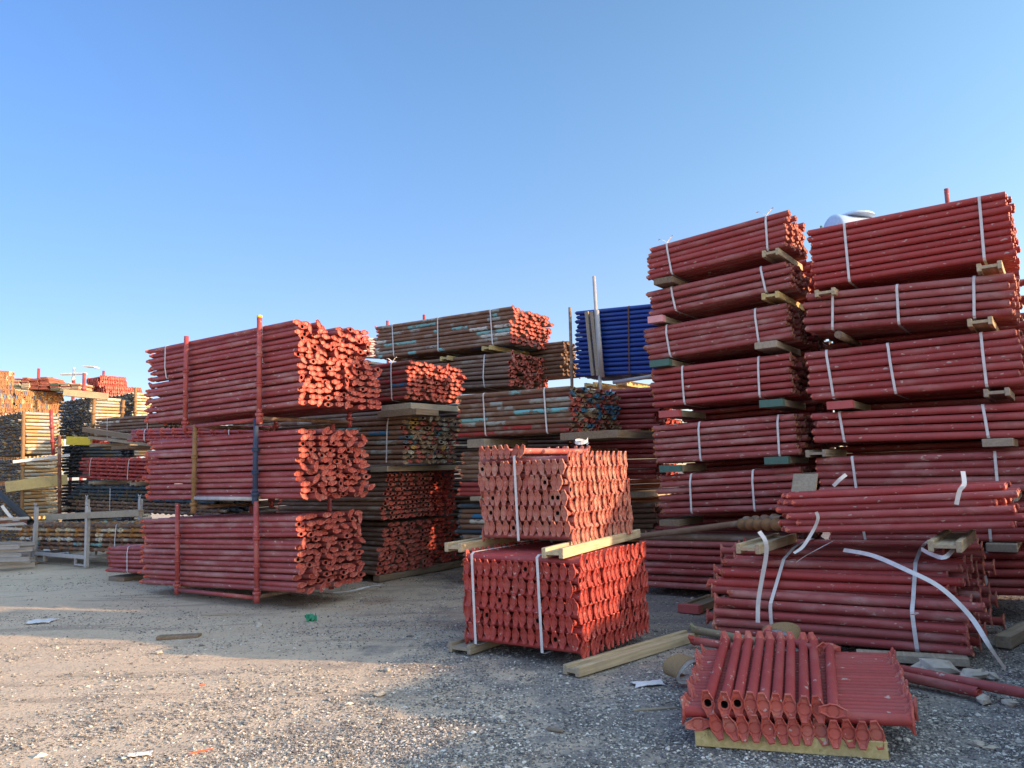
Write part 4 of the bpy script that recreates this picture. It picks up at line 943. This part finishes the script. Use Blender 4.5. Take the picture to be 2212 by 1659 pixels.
# litter
def flat_bit(label, name, cat, px, py, w_, d_, h_, mat, rz, seed=0, crumple=0.3):
    P = at_z(px, py, 0.0); rnd = random.Random(seed); n = 9; vv = []; ff = []
    for i in range(n):
        for j in range(n):
            u_ = i/(n-1)-0.5; v_ = j/(n-1)-0.5; e = 1+0.25*noise.noise(Vector((u_*3, v_*3, seed)))
            vv.append(Vector((u_*w_*e, v_*d_*e, 0.012+h_*(0.5+crumple*2*noise.noise(Vector((u_*5, v_*5, seed+3.3)))))))
    for i in range(n-1):
        for j in range(n-1): a = i*n+j; ff.append((a, a+n, a+n+1, a+1))
    b = len(vv); vv += [p-Vector((0, 0, 0.004)) for p in vv[:]]; ff += [tuple(b+i for i in reversed(f)) for f in ff[:]]
    for i in range(n-1):
        for (p, q) in (((i+1)*n, i*n), (i*n+n-1, (i+1)*n+n-1), (i, i+1), ((n-1)*n+i+1, (n-1)*n+i)): ff.append((p, q, b+q, b+p))
    return tag(link(name, mesh(name, vv, ff, mat, False), None, Matrix.Translation(P+Vector((0, 0, gz(P.x, P.y)))) @ Matrix.Rotation(rz, 4, 'Z')), label, cat)
flat_bit('crumpled green plastic scrap on the gravel in front of the left stack', 'plastic_scrap', 'litter', 672, 1340, 0.12, 0.07, 0.05, 'green_rag', 0.6, 3, 0.9)
flat_bit('flat white plastic scrap on the gravel beside the woven sling', 'plastic_scrap', 'litter', 1400, 1477, 0.22, 0.12, 0.02, 'white_sheet', 0.2, 5)
flat_bit('torn pale paper on the dirt at the left edge of the yard', 'paper_scrap', 'litter', 88, 1342, 0.3, 0.22, 0.02, 'white_sheet', 0.1, 6)
flat_bit('crumpled clear wrapper on the dirt near the bottom left', 'wrapper', 'litter', 303, 1632, 0.12, 0.05, 0.02, 'lining', 0.2, 7)
flat_bit('red plastic strip on the dirt near the bottom', 'plastic_strip', 'litter', 434, 1622, 0.14, 0.010, 0.01, 'orange_scrap', 0.5, 8)
flat_bit('small orange scrap in the middle of the sunny dirt', 'plastic_scrap', 'litter', 437, 1484, 0.035, 0.014, 0.01, 'orange_scrap', 0.3, 9)
def scrapw(label, px, py, L_, W_, H_, rz, mat='wood_dark'):
    P = at_z(px, py, 0); mb = MB(); mb.box((-L_/2, -W_/2, 0), (L_/2, W_/2, H_), bev=0.006)
    for i, q in enumerate(mb.v): mb.v[i] = q+Vector((noise.noise(q*9)*0.02, noise.noise(q*7+Vector((5, 0, 0)))*0.012, noise.noise(q*8)*0.006))
    return tag(link('wood_scrap', mb.build('wood_scrap', mat), None, Matrix.Translation(P+Vector((0, 0, gz(P.x, P.y)))) @ Matrix.Rotation(rz, 4, 'Z')), label, 'wood scrap', 'wood scraps on the ground')
scrapw('brown split board piece lying in the middle left of the yard', 386, 1376, 0.42, 0.11, 0.035, 0.12)
scrapw('small brown stick on the gravel near the bottom centre', 1198, 1576, 0.10, 0.025, 0.02, -0.7)
scrapw('thin bent stick on the gravel left of the loose short props', 1415, 1530, 0.32, 0.02, 0.02, 0.15, 'wood_grey')
scrapw('thin pale board on the gravel below the left stack', 480, 1326, 0.5, 0.05, 0.015, 0.05, 'wood_grey')
ribbon('white strap piece lying on the ground at the foot of the left stack end', smooth([at_z(720, 1280, 0.02), at_z(760, 1276, 0.03), at_z(800, 1266, 0.05), at_z(822, 1264, 0.09)]), 0.035, (0.2, 1, 0.2), group=None)

# ------------------------------------------------------------------ near left group (tubes with rings, low racks)
VL = 7.6; GL = 'bundles left of the left stack'
bundle('strapped bundle of brown ringed tubes lying in the low grey rack', GL, VL, (350, 1196), (350, 1128), (36, 1184), W=0.8, mat='rusty_plain', pmat='rusty_plain', ring=True, dz=0.085, dy=0.11, r=0.03, mats=['rusty_plain', 'rust_orange', 'rusty'], straps=(0.28, 0.84), messy=0.8, cat='tube bundle', name='tube_bundle', pname='tube', scatter=0.12)
bundle('strapped bundle of dark blue and brown ringed tubes behind the low grey rack', GL, 9.0, (480, 1117), (480, 1053), (153, 1100), W=0.8, mat='blue_dark', pmat='blue_dark', ring=True, dz=0.085, dy=0.11, r=0.032, mats=['blue_dark', 'blue_dark', 'rusty_plain'], straps=(0.7,), messy=0.6, cat='tube bundle', name='tube_bundle', pname='tube', scatter=0.10)
bundle('strapped bundle of red ringed tubes above the dark blue ones', GL, 9.0, (480, 1047), (480, 992), (172, 1032), W=0.8, mat='red_clean', pmat='red_clean', ring=True, dz=0.082, dy=0.11, r=0.03, straps=(0.62, 0.92), messy=0.7, cat='tube bundle', name='tube_bundle', pname='tube', scatter=0.06)
bundle('second bundle of red ringed tubes, seen between the top and middle racks', GL, 8.2, (560, 950), (560, 918), (278, 954), W=0.55, mat='red_clean', pmat='red_clean', ring=True, dz=0.07, dy=0.11, r=0.028, straps=(0.2, 0.86), messy=0.6, cat='tube bundle', name='tube_bundle', pname='tube', scatter=0.06)
bundle('strapped bundle of plain grey and brown tubes below the far dark stacks', GL, 9.3, (352, 944), (352, 893), (204, 950), W=0.8, mat='rusty_plain', pmat='rusty_plain', ring=False, dz=0.075, dy=0.1, r=0.033, mats=['rusty_plain', 'rusty'], straps=(0.22, 0.8), messy=0.4, cat='tube bundle', name='tube_bundle', pname='tube', scatter=0.04, s=0.5)
bundle('small red bundle on the ground left of the bottom rack', GL, 6.75, (345, 1240), (345, 1180), (233, 1236), W=0.5, mat='red', pmat='plate_clean', dz=0.075, dy=0.13, straps=(0.6,), messy=0.9)
beam('brown timber under the small red bundle', 6.72, 234, 1254, 0.6, 'plank', 'wood_dark', w_=0.5, h_=0.07)
beam('short timber under the near end of the small red bundle', 6.72, 310, 1255, 0.6, 'plank', 'wood_dark', w_=0.3, h_=0.07)
for (x, y, v, w__, lab, kd, mt) in ((193, 966, 9.2, 0.55, 'olive block of timber above the upper red ringed bundle', 'plank', 'wood_grey'), (240, 972, 9.2, 0.7, 'dark timber above the upper red ringed bundle', 'plank', 'wood_dark'),
                                    (191, 1047, 8.9, 0.24, 'H shaped timber beam between red and dark blue ringed bundles', 'h20', 'wood_grey'), (280, 1050, 8.9, 0.24, 'second timber beam between red and dark blue ringed bundles', 'h20', 'wood_grey'),
                                    (178, 1118, 8.9, 0.16, 'timber block under the dark blue ringed bundle', 'plank', 'wood_grey')):
    beam(lab, v, x, y, 0.9, kd, mt, w_=w__)
bar('long brown timber slanting over the timbers below the plain grey tubes', at_v(182, 928, 8.95), at_v(338, 952, 8.8), 0.10, 0.11, 'wood_dark')
bar('thin brown board lying under the long slanting timber', at_v(195, 945, 9.0), at_v(335, 962, 8.9), 0.10, 0.06, 'wood_grey')
bar('weathered timber lying along the top of the low grey rack', at_v(105, 1117, 7.55), at_v(305, 1108, 7.5), 0.10, 0.12, 'wood_grey')
bar('grey board end sticking up behind the low grey rack', at_v(108, 1112, 8.6), at_v(147, 1096, 8.8), 0.14, 0.05, 'wood_grey')
# low grey rack
def low_rack():
    A_ = at_z(98, 1213, 0); B_ = at_z(222, 1222, 0); u0 = A_.dot(U); u1 = B_.dot(U); L_ = u0-u1; v0 = 7.48
    O = U*u1+V*v0; O.z = 0; root = empty('low_rack', frame(O), 'low scuffed grey steel rack with square posts holding brown ringed tubes', 'steel rack')
    H_ = 1.15; t_ = 0.075
    for x in (0, -L_):
        for y, hh in ((0, H_), (1.05, H_+0.12)):
            mb = MB(); mb.box((x-t_/2, y, 0.0), (x+t_/2, y+t_, hh), bev=0.006); p = link('post', mb.build('post', 'grey_paint'), root)
            # pressed stacking ears
            e = MB(); pts = [(-0.03, 0), (0.03, 0), (0.05, 0.055), (0.062, 0.10), (0.03, 0.075), (0, 0.062), (-0.03, 0.075), (-0.062, 0.10), (-0.05, 0.055)]; n = len(pts)
            vv = [(x+a, y+0.01, hh+b) for a, b in pts]+[(x+a, y+0.022, hh+b) for a, b in pts]
            e.add(vv, [tuple(range(n)), tuple(reversed(range(n, 2*n)))]+[(i, n+i, n+(i+1) % n, (i+1) % n) for i in range(n)])
            link('stacking_ear', e.build('ear', 'grey_paint'), p)
            k = MB()
            for sx in (-0.028, 0.028): k.tube((x+sx, y+0.0095, hh+0.045), (x+sx, y+0.0225, hh+0.045), 0.012, 10)
            link('ear_hole', k.build('hole', 'hole'), p)
    for y in (0.01, 1.06):
        mb = MB(); mb.box((-L_+t_/2, y, 0.16), (-t_/2, y+0.055, 0.23), bev=0.005); link('bottom_rail', mb.build('rail', 'grey_paint'), root)
        for x in (-L_*0.80, -L_*0.20):
            k = MB(); sx = 1 if x > -L_/2 else -1; x0, x1 = (x, -t_/2) if sx > 0 else (-L_+t_/2, x)
            k.box((min(x0, x1), y+0.004, 0.03), (max(x0, x1), y+0.05, 0.055)); k.box((x-0.012, y+0.004, 0.056), (x+0.012, y+0.05, 0.159)); link('fork_pocket', k.build('pocket', 'grey_paint'), root)
    for x in (0, -L_):
        mb = MB(); mb.box((x-0.025, t_+0.001, 0.16), (x+0.025, 1.049, 0.22), bev=0.005); link('side_rail', mb.build('rail', 'grey_paint'), root)
low_rack()

# ------------------------------------------------------------------ far left stacks; ends in the shade, sides in the sun
RZ2 = TH-math.pi/2; GFL = 'far stacks at the left'
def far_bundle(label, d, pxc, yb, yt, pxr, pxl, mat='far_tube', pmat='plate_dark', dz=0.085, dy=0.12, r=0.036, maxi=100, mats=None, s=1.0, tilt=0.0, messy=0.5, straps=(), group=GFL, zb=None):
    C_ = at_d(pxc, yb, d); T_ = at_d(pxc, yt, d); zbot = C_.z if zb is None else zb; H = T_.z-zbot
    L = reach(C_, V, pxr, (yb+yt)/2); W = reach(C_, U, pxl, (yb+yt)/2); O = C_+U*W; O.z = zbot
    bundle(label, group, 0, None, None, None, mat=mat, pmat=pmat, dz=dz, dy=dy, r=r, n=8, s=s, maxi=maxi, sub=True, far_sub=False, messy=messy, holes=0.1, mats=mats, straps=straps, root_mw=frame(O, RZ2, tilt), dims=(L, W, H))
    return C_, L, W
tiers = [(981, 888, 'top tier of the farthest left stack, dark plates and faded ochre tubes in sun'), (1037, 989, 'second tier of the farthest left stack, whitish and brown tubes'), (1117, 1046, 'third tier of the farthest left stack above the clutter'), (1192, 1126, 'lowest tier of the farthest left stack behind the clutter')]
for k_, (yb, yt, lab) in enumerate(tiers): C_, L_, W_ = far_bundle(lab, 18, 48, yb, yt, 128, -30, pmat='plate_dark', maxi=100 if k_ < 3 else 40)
def far_posts(label, d, items, mat, group=None, r=0.04):
    for q, (pb, pt) in enumerate(items):
        A_ = at_d(*pb, d); B_ = at_d(*pt, d); mb = MB(); mb.tube((0, 0, 0), B_-A_, r, 10)
        for f in (0.3, 0.62): c_ = (B_-A_)*f; mb.tube(c_-Vector((0, 0, 0.03)), c_+Vector((0, 0, 0.03)), r*1.5, 10)
        tag(link('rack_post', mb.build('post', mat[q] if isinstance(mat, list) else mat), None, Matrix.Translation(A_)), label[q], 'rack post', group)
far_posts(['left rusty rack post before the farthest left stack', 'upper right red rack post before the farthest left stack', 'lower right red and brown rack post of the farthest left stack'], 17.85, [((46, 1195), (51, 888)), ((115, 983), (110, 886)), ((129, 1112), (128, 940))], ['tan_rust', 'red', 'rusty_red'])
bar('yellow green beam sticking out between the lower tiers of the farthest left stack', at_d(12, 1052, 17.6), at_d(146, 1035, 18.2), 0.1, 0.24, 'wood_yellow')
bar('white pipe lying across the second tier of the farthest left stack', at_d(28, 998, 17.7), at_d(151, 983, 18.2), 0.07, 0.07, 'white_sheet', 'pipe', 'pipe')
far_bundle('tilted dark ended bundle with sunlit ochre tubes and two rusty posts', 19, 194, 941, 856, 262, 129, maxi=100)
far_posts(['left rusty post before the tilted dark ended bundle', 'right rusty post before the tilted dark ended bundle'], 18.85, [((199, 942), (204, 862)), ((263, 903), (267, 864))], 'tan_rust')
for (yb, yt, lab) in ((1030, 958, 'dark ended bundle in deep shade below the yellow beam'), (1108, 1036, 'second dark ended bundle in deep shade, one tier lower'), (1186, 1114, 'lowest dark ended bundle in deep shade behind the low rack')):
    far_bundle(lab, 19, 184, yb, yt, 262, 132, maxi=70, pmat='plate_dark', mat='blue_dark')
bar('yellow box beam lying under the tilted dark ended bundle', at_d(145, 952, 18.6), at_d(197, 953, 18.7), 0.14, 0.2, 'yellow')
bar('long pale sunlit beam lying on top of the tilted dark ended bundle', at_d(137, 848, 18.6), at_d(234, 857, 19.0), 0.15, 0.16, 'wood')
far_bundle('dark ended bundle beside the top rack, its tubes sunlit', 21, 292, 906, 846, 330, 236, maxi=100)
far_posts(['rusty post at the corner of the dark ended bundle by the top rack'], 20.85, [((291, 912), (293, 838))], 'tan_rust')
for (yb, yt, lab) in ((985, 914, 'dark bundle carrying the dark ended bundle by the top rack'), (1062, 993, 'hidden dark bundle two tiers below, by the top rack'), (1150, 1070, 'lowest hidden dark bundle behind the ringed tubes')):
    far_bundle(lab, 21, 292, yb, yt, 330, 236, maxi=30, mat='blue_dark')
def far_cross(label, d, pxc, yb, yt, pxr, pxl, na, nb, mat, pmat, maxi=100, s=1.25, zb=None, rz=TH):
    C_ = at_d(pxc, yb, d); T_ = at_d(pxc, yt, d); z_ = C_.z if zb is None else zb; XX = Vector((math.cos(rz), math.sin(rz), 0)); YY = Vector((-XX.y, XX.x, 0))
    A_ = reach(C_, -XX, pxl, (yb+yt)/2); B_ = reach(C_, YY, pxr, (yb+yt)/2); O = C_.copy(); O.z = z_
    return cross_stack(label, O, rz, A_, B_, T_.z-z_, na, nb, mat, pmat, r=0.03, s=s, group=GFL, maxi=maxi, n=6, wob=0.08)
far_cross('bright sunlit red crossed stack on the skyline left of the top rack', 25, 214, 836, 813, 274, 188, 7, 16, 'red_clean', 'plate_red', s=1.0)
far_cross('lower sunlit red crossed stack under the skyline one', 25, 226, 856, 835, 307, 188, 10, 20, 'red_clean', 'plate_red', s=1.0)
far_cross('hidden crossed stack carrying the sunlit red ones', 25.1, 226, 1000, 858, 307, 188, 6, 8, 'red_clean', 'plate_clean', maxi=20, zb=0.0, s=1.0)
far_cross('long orange and yellow crossed stack with a row of blue plates', 24, 31, 888, 842, 137, 5, 4, 26, 'far_tube', 'plate_orange', s=1.1)
far_cross('hidden orange crossed stack carrying the long orange and yellow one', 24.1, 31, 1050, 892, 137, 5, 4, 12, 'far_tube', 'plate_orange', maxi=20, zb=0.0, s=1.1)
far_cross('tall orange crossed stack cut by the left edge', 22.5, -22, 888, 803, 29, -50, 5, 14, 'far_tube', 'plate_orange', s=1.1)
far_cross('hidden crossed stack carrying the tall orange one', 22.6, -22, 1050, 892, 29, -50, 4, 8, 'far_tube', 'plate_orange', maxi=20, zb=0.0, s=1.1)
M['plank_red'] = wood('red_stained_plank', (0.40, 0.10, 0.07), (0.5, 0.18, 0.12)); M['plank_green'] = wood('green_stained_plank', (0.15, 0.22, 0.14), (0.25, 0.3, 0.2)); M['plank_pale'] = wood('pale_far_plank', (0.55, 0.46, 0.33), (0.65, 0.55, 0.4))
def plank_pile(label, d, x0, x1, yb, yt, n, cols):
    A_ = at_d(x0, yb, d); B_ = at_d(x1, yb, d); T_ = at_d(x0, yt, d); wd = (B_-A_).length; H_ = T_.z-A_.z; root = empty('plank_pile', frame(A_, math.atan2((B_-A_).y, (B_-A_).x)), label, 'plank pile', 'plank piles on the orange stack')
    for i in range(n):
        z = i*H_/n; mb = MB(); mb.box((random.uniform(-.04, .04), random.uniform(-.03, .03), z), (wd*0.97+random.uniform(-.05, .05), 0.9, z+H_/n*0.86), bev=0.01)
        link('plank', mb.build('plank', random.choice(cols)), root)
for (x0, x1, yb, yt, n, cols, lab) in ((26, 44, 843, 817, 7, ['plank_green', 'plank_pale', 'plank_red'], 'plank pile with green boards, leftmost of the far piles'), (45, 63, 842, 815, 7, ['plank_red', 'plank_pale', 'plank_red'], 'pink and white plank pile, second of the far piles from the left'),
                                       (64, 83, 841, 817, 8, ['plank_red'], 'all red plank pile between the pink pile and the tallest red one'), (84, 104, 841, 814, 8, ['plank_red'], 'tallest all red plank pile with a thin post above it'),
                                       (108, 128, 843, 827, 5, ['plank_green', 'plank_pale', 'plank_red'], 'low mixed plank pile right of the red ones'), (129, 150, 844, 827, 5, ['plank_pale', 'plank_red', 'plank_pale'], 'mostly pale plank pile near the light pole'), (151, 172, 846, 828, 6, ['plank_pale', 'plank_red'], 'rightmost plank pile of the far ones, at the foot of the light pole')):
    plank_pile(lab, 24.3, x0, x1, yb, yt, n, cols)
def mast(label, d, px, yt, mat='red', r=0.045, lean=0):
    T_ = at_d(px, yt, d); B_ = Vector((T_.x+lean, T_.y, 0)); mb = MB(); mb.tube((0, 0, 0), T_-B_, r, 10)
    for f in (0.9,): c_ = (T_-B_)*f; mb.tube(c_-Vector((0, 0, 0.03)), c_+Vector((0, 0, 0.03)), r*1.5, 10)
    return tag(link('pole', mb.build('pole', mat), None, Matrix.Translation(B_)), label, 'pole', 'thin poles on the skyline'), T_
mast('thin rusty pole above the red plank piles', 26, 84, 796); mast('short thin pole between the plank piles', 26, 112, 815); mast('thin brown pole left of the sunlit red crossed stack', 24, 182, 806, r=0.05); mast('thin pole rising behind the sunlit red crossed stack', 27.5, 224, 801)
mast('thin rusty pole behind the long rusty bundle, left one', 16, 837, 693, r=0.03); mast('thin rusty pole behind the long rusty bundle, right one', 16, 916, 680, r=0.03)
o, T_ = mast('rusty pole rising behind the topmost right hand bundle', 10.6, 2044, 408, r=0.03); o['group'] = ''; del o['group']
o, T_ = mast('dark green thin pole left of the white tank', 12.4, 1774, 488, 'green_end', r=0.02); del o['group']
# solar lamp
T_ = at_d(159, 818, 27); root = empty('street_lamp', Matrix.Translation((T_.x, T_.y, 0)), 'white solar lamp on a brown pole on the skyline', 'street lamp')
mb = MB(); mb.tube((0, 0, 0), (0, 0, T_.z), 0.055, 10); link('pole', mb.build('pole', 'red'), root)
h = at_d(159, 790, 27).z
mb = MB(); mb.tube((0, 0, T_.z+0.001), (0, 0, h-0.06), 0.04, 8); link('upper_pole', mb.build('pole', 'white_sheet'), root)
mb = MB(); mb.box((-0.30, -0.2, h-0.05), (0.12, 0.2, h-0.01), Matrix.Rotation(0.12, 4, 'Y')); link('solar_panel', mb.build('panel', 'white_sheet'), root)
for sx in (-1, 1): mb = MB(); mb.box((min(0.05*sx, 0.45*sx), -0.08, T_.z+0.14), (max(0.05*sx, 0.45*sx), 0.08, T_.z+0.20), bev=0.01); link('lamp_head', mb.build('head', 'white_sheet'), root)
mb = MB(); mb.tube((0.03, -0.1, T_.z+0.02), (0.09, -0.16, T_.z-0.04), 0.05, 10); link('camera', mb.build('cam', 'white_sheet'), root)
# clutter at the left edge
pipe('thick black pipe slanting down at the left edge before the farthest stack', at_d(-6, 1062, 16.8), at_d(66, 1128, 15.6), 0.07, 'black_pipe')
ribbon('grey white hose drooping in front of the farthest left stack', smooth([at_d(4, 1092, 16), at_d(22, 1115, 16), at_d(40, 1127, 15.9), at_d(60, 1130, 15.8)]), 0.06, (0.3, 0.2, 1), group=None)
GAl = 'grey aluminium beams piled at the left edge'
for i in range(22):
    r_ = i % 6; c_ = i//6; a = at_d(-30+random.uniform(-6, 6), 1190, 15.0+c_*0.5); b = a+Vector((0.62+0.25*random.random(), 0.35*random.random(), 0.0)); a.z = b.z = 0.06+r_*0.078
    d = b-a; mb = MB(); L_ = d.length
    mb.box((0, -0.04, -0.035), (L_, 0.04, -0.025)); mb.box((0, -0.04, 0.025), (L_, 0.04, 0.035)); mb.box((0, -0.006, -0.0248), (L_, 0.006, 0.0248))
    tag(link('aluminium_beam', mb.build('beam', 'galv'), None, Matrix.Translation(a) @ Matrix.Rotation(math.atan2(d.y, d.x)+random.uniform(-.4, .4), 4, 'Z')), 'grey aluminium beam in the low pile at the left edge', 'metal beam', GAl)
for i, (y, yy) in enumerate(((1122, 1119), (1128, 1127), (1136, 1131), (1141, 1143))):
    a = at_d(-12, y, 15.2-i*0.1); b = at_d(62-i*6, yy, 15.6-i*0.1); bar(['upper long grey metal profile resting on the pile at the left edge', 'brown red metal profile under the upper long grey one', 'wide pale metal profile on the pile at the left edge', 'lowest long metal profile on the pile at the left edge'][i], a, b, 0.12, 0.05, ['grey_paint', 'rusty_red', 'galv', 'grey_paint'][i], 'metal profile', 'metal_profile')
flat_bit('large crumpled white plastic sheet on the ground before the low grey rack', 'plastic_sheet', 'plastic sheet', 58, 1200, 1.9, 1.3, 0.22, 'white_sheet', 0.2, 21, 0.8)
flat_bit('small white plastic scrap on the gravel at the left edge', 'plastic_scrap', 'litter', 14, 1222, 0.4, 0.2, 0.06, 'white_sheet', 0.1, 22)
bar('thin timber on the ground between the plastic sheet and the low grey rack', at_z(72, 1216, 0.03), at_z(100, 1208, 0.03), 0.06, 0.05, 'wood')
# grey scrap heap glimpsed between the left stack and the long rusty bundle
for i in range(16):
    r_ = i % 8; a = at_d(782+3*(i//8), 770-r_*5.2, 17.5+0.5*(i//8)); b = a+Vector((0.45, 0.2, 0))
    bar('grey steel profile in the pile behind the left stack', a, b, 0.3, 0.045, 'galv', 'metal profile', 'metal_profile', 'grey steel profiles piled behind the left stack')
A_ = at_d(797, 775, 17.9); mb = MB(); mb.box((-0.6, -0.2, 0), (0.6, 0.9, A_.z-0.02)); 
far_bundle('hidden dark bundle carrying the grey steel profiles', 17.4, 800, 1100, 778, 850, 770, maxi=10, mat='blue_dark', zb=0.0, group='hidden bundles at the back')
# white tank on a frame behind the right hand column
T0 = at_d(1838, 498, 13.2); rt = 0.25
root = empty('water_tank', frame(Vector((T0.x, T0.y, T0.z-rt)), R(20)), 'white cylindrical tank on a frame behind the right hand column', 'tank')
mb = MB(); prof = [(-0.42, 0.001), (-0.42, rt*0.85), (-0.38, rt), (0.5, rt), (0.54, rt*0.85), (0.54, 0.001)]; mb.lathe_x(prof, 28, Matrix.Translation((0, 0, rt))); link('barrel', mb.build('barrel', 'tank'), root)
mb = MB(); mb.tube((0.12, 0, 2*rt-0.02), (0.12, 0, 2*rt+0.02), 0.33, 24, r2=0.31); mb.tube((0.12, 0, 2*rt+0.021), (0.12, 0, 2*rt+0.06), 0.22, 24, r2=0.20); link('hatch', mb.build('hatch', 'tank'), root)
for sx in (-0.3, 0.4):
    for sy in (-0.2, 0.2): mb = MB(); mb.box((sx-0.03, sy-0.03, -(T0.z-rt)), (sx+0.03, sy+0.03, 0.04)); link('leg', mb.build('leg', 'grey_paint'), root)

# ------------------------------------------------------------------ unseen stacks added beyond the right edge, sized to shade the yard
GOFF = 'unseen stacks added for shade'
def shade_stack(v0, W, u0, L, layers, h=0.6, gap=0.09, z0=0.09):
    for k in range(layers):
        O = U*u0+V*v0; O.z = z0+k*(h+gap)
        bundle('red prop bundle in an unseen stack added to cast shade', GOFF, 0, None, None, None, mat='red', pmat='plate_red', dz=0.083, dy=0.13, r=0.037, n=8, maxi=12, sub=False, root_mw=frame(O), dims=(L, W, h), shape='round', straps=(0.2, 0.8))
        for f in (0.15, 0.8): beam('timber under a bundle in an unseen stack added to cast shade', 0, 0, 0, W, 'plank', 'wood', group='timbers of the unseen added stacks', w_=0.1, h_=0.08, pos=O-XD*(L*f)-Vector((0, 0, 0.088)))
shade_stack(7.1, 1.3, -0.35-2.2, 2.2, 2, 0.56)
shade_stack(5.65, 1.25, -0.2-2.2, 2.2, 2, 0.52)
shade_stack(4.35, 1.2, -0.5-2.2, 2.2, 1, 0.90)
shade_stack(3.2, 0.9, -2.2-2.2, 2.2, 1, 0.40)
shade_stack(9.05, 0.9, -0.9-2.2, 2.2, 4, 0.62)
shade_stack(10.1, 0.9, -0.7-2.2, 2.2, 5, 0.62)
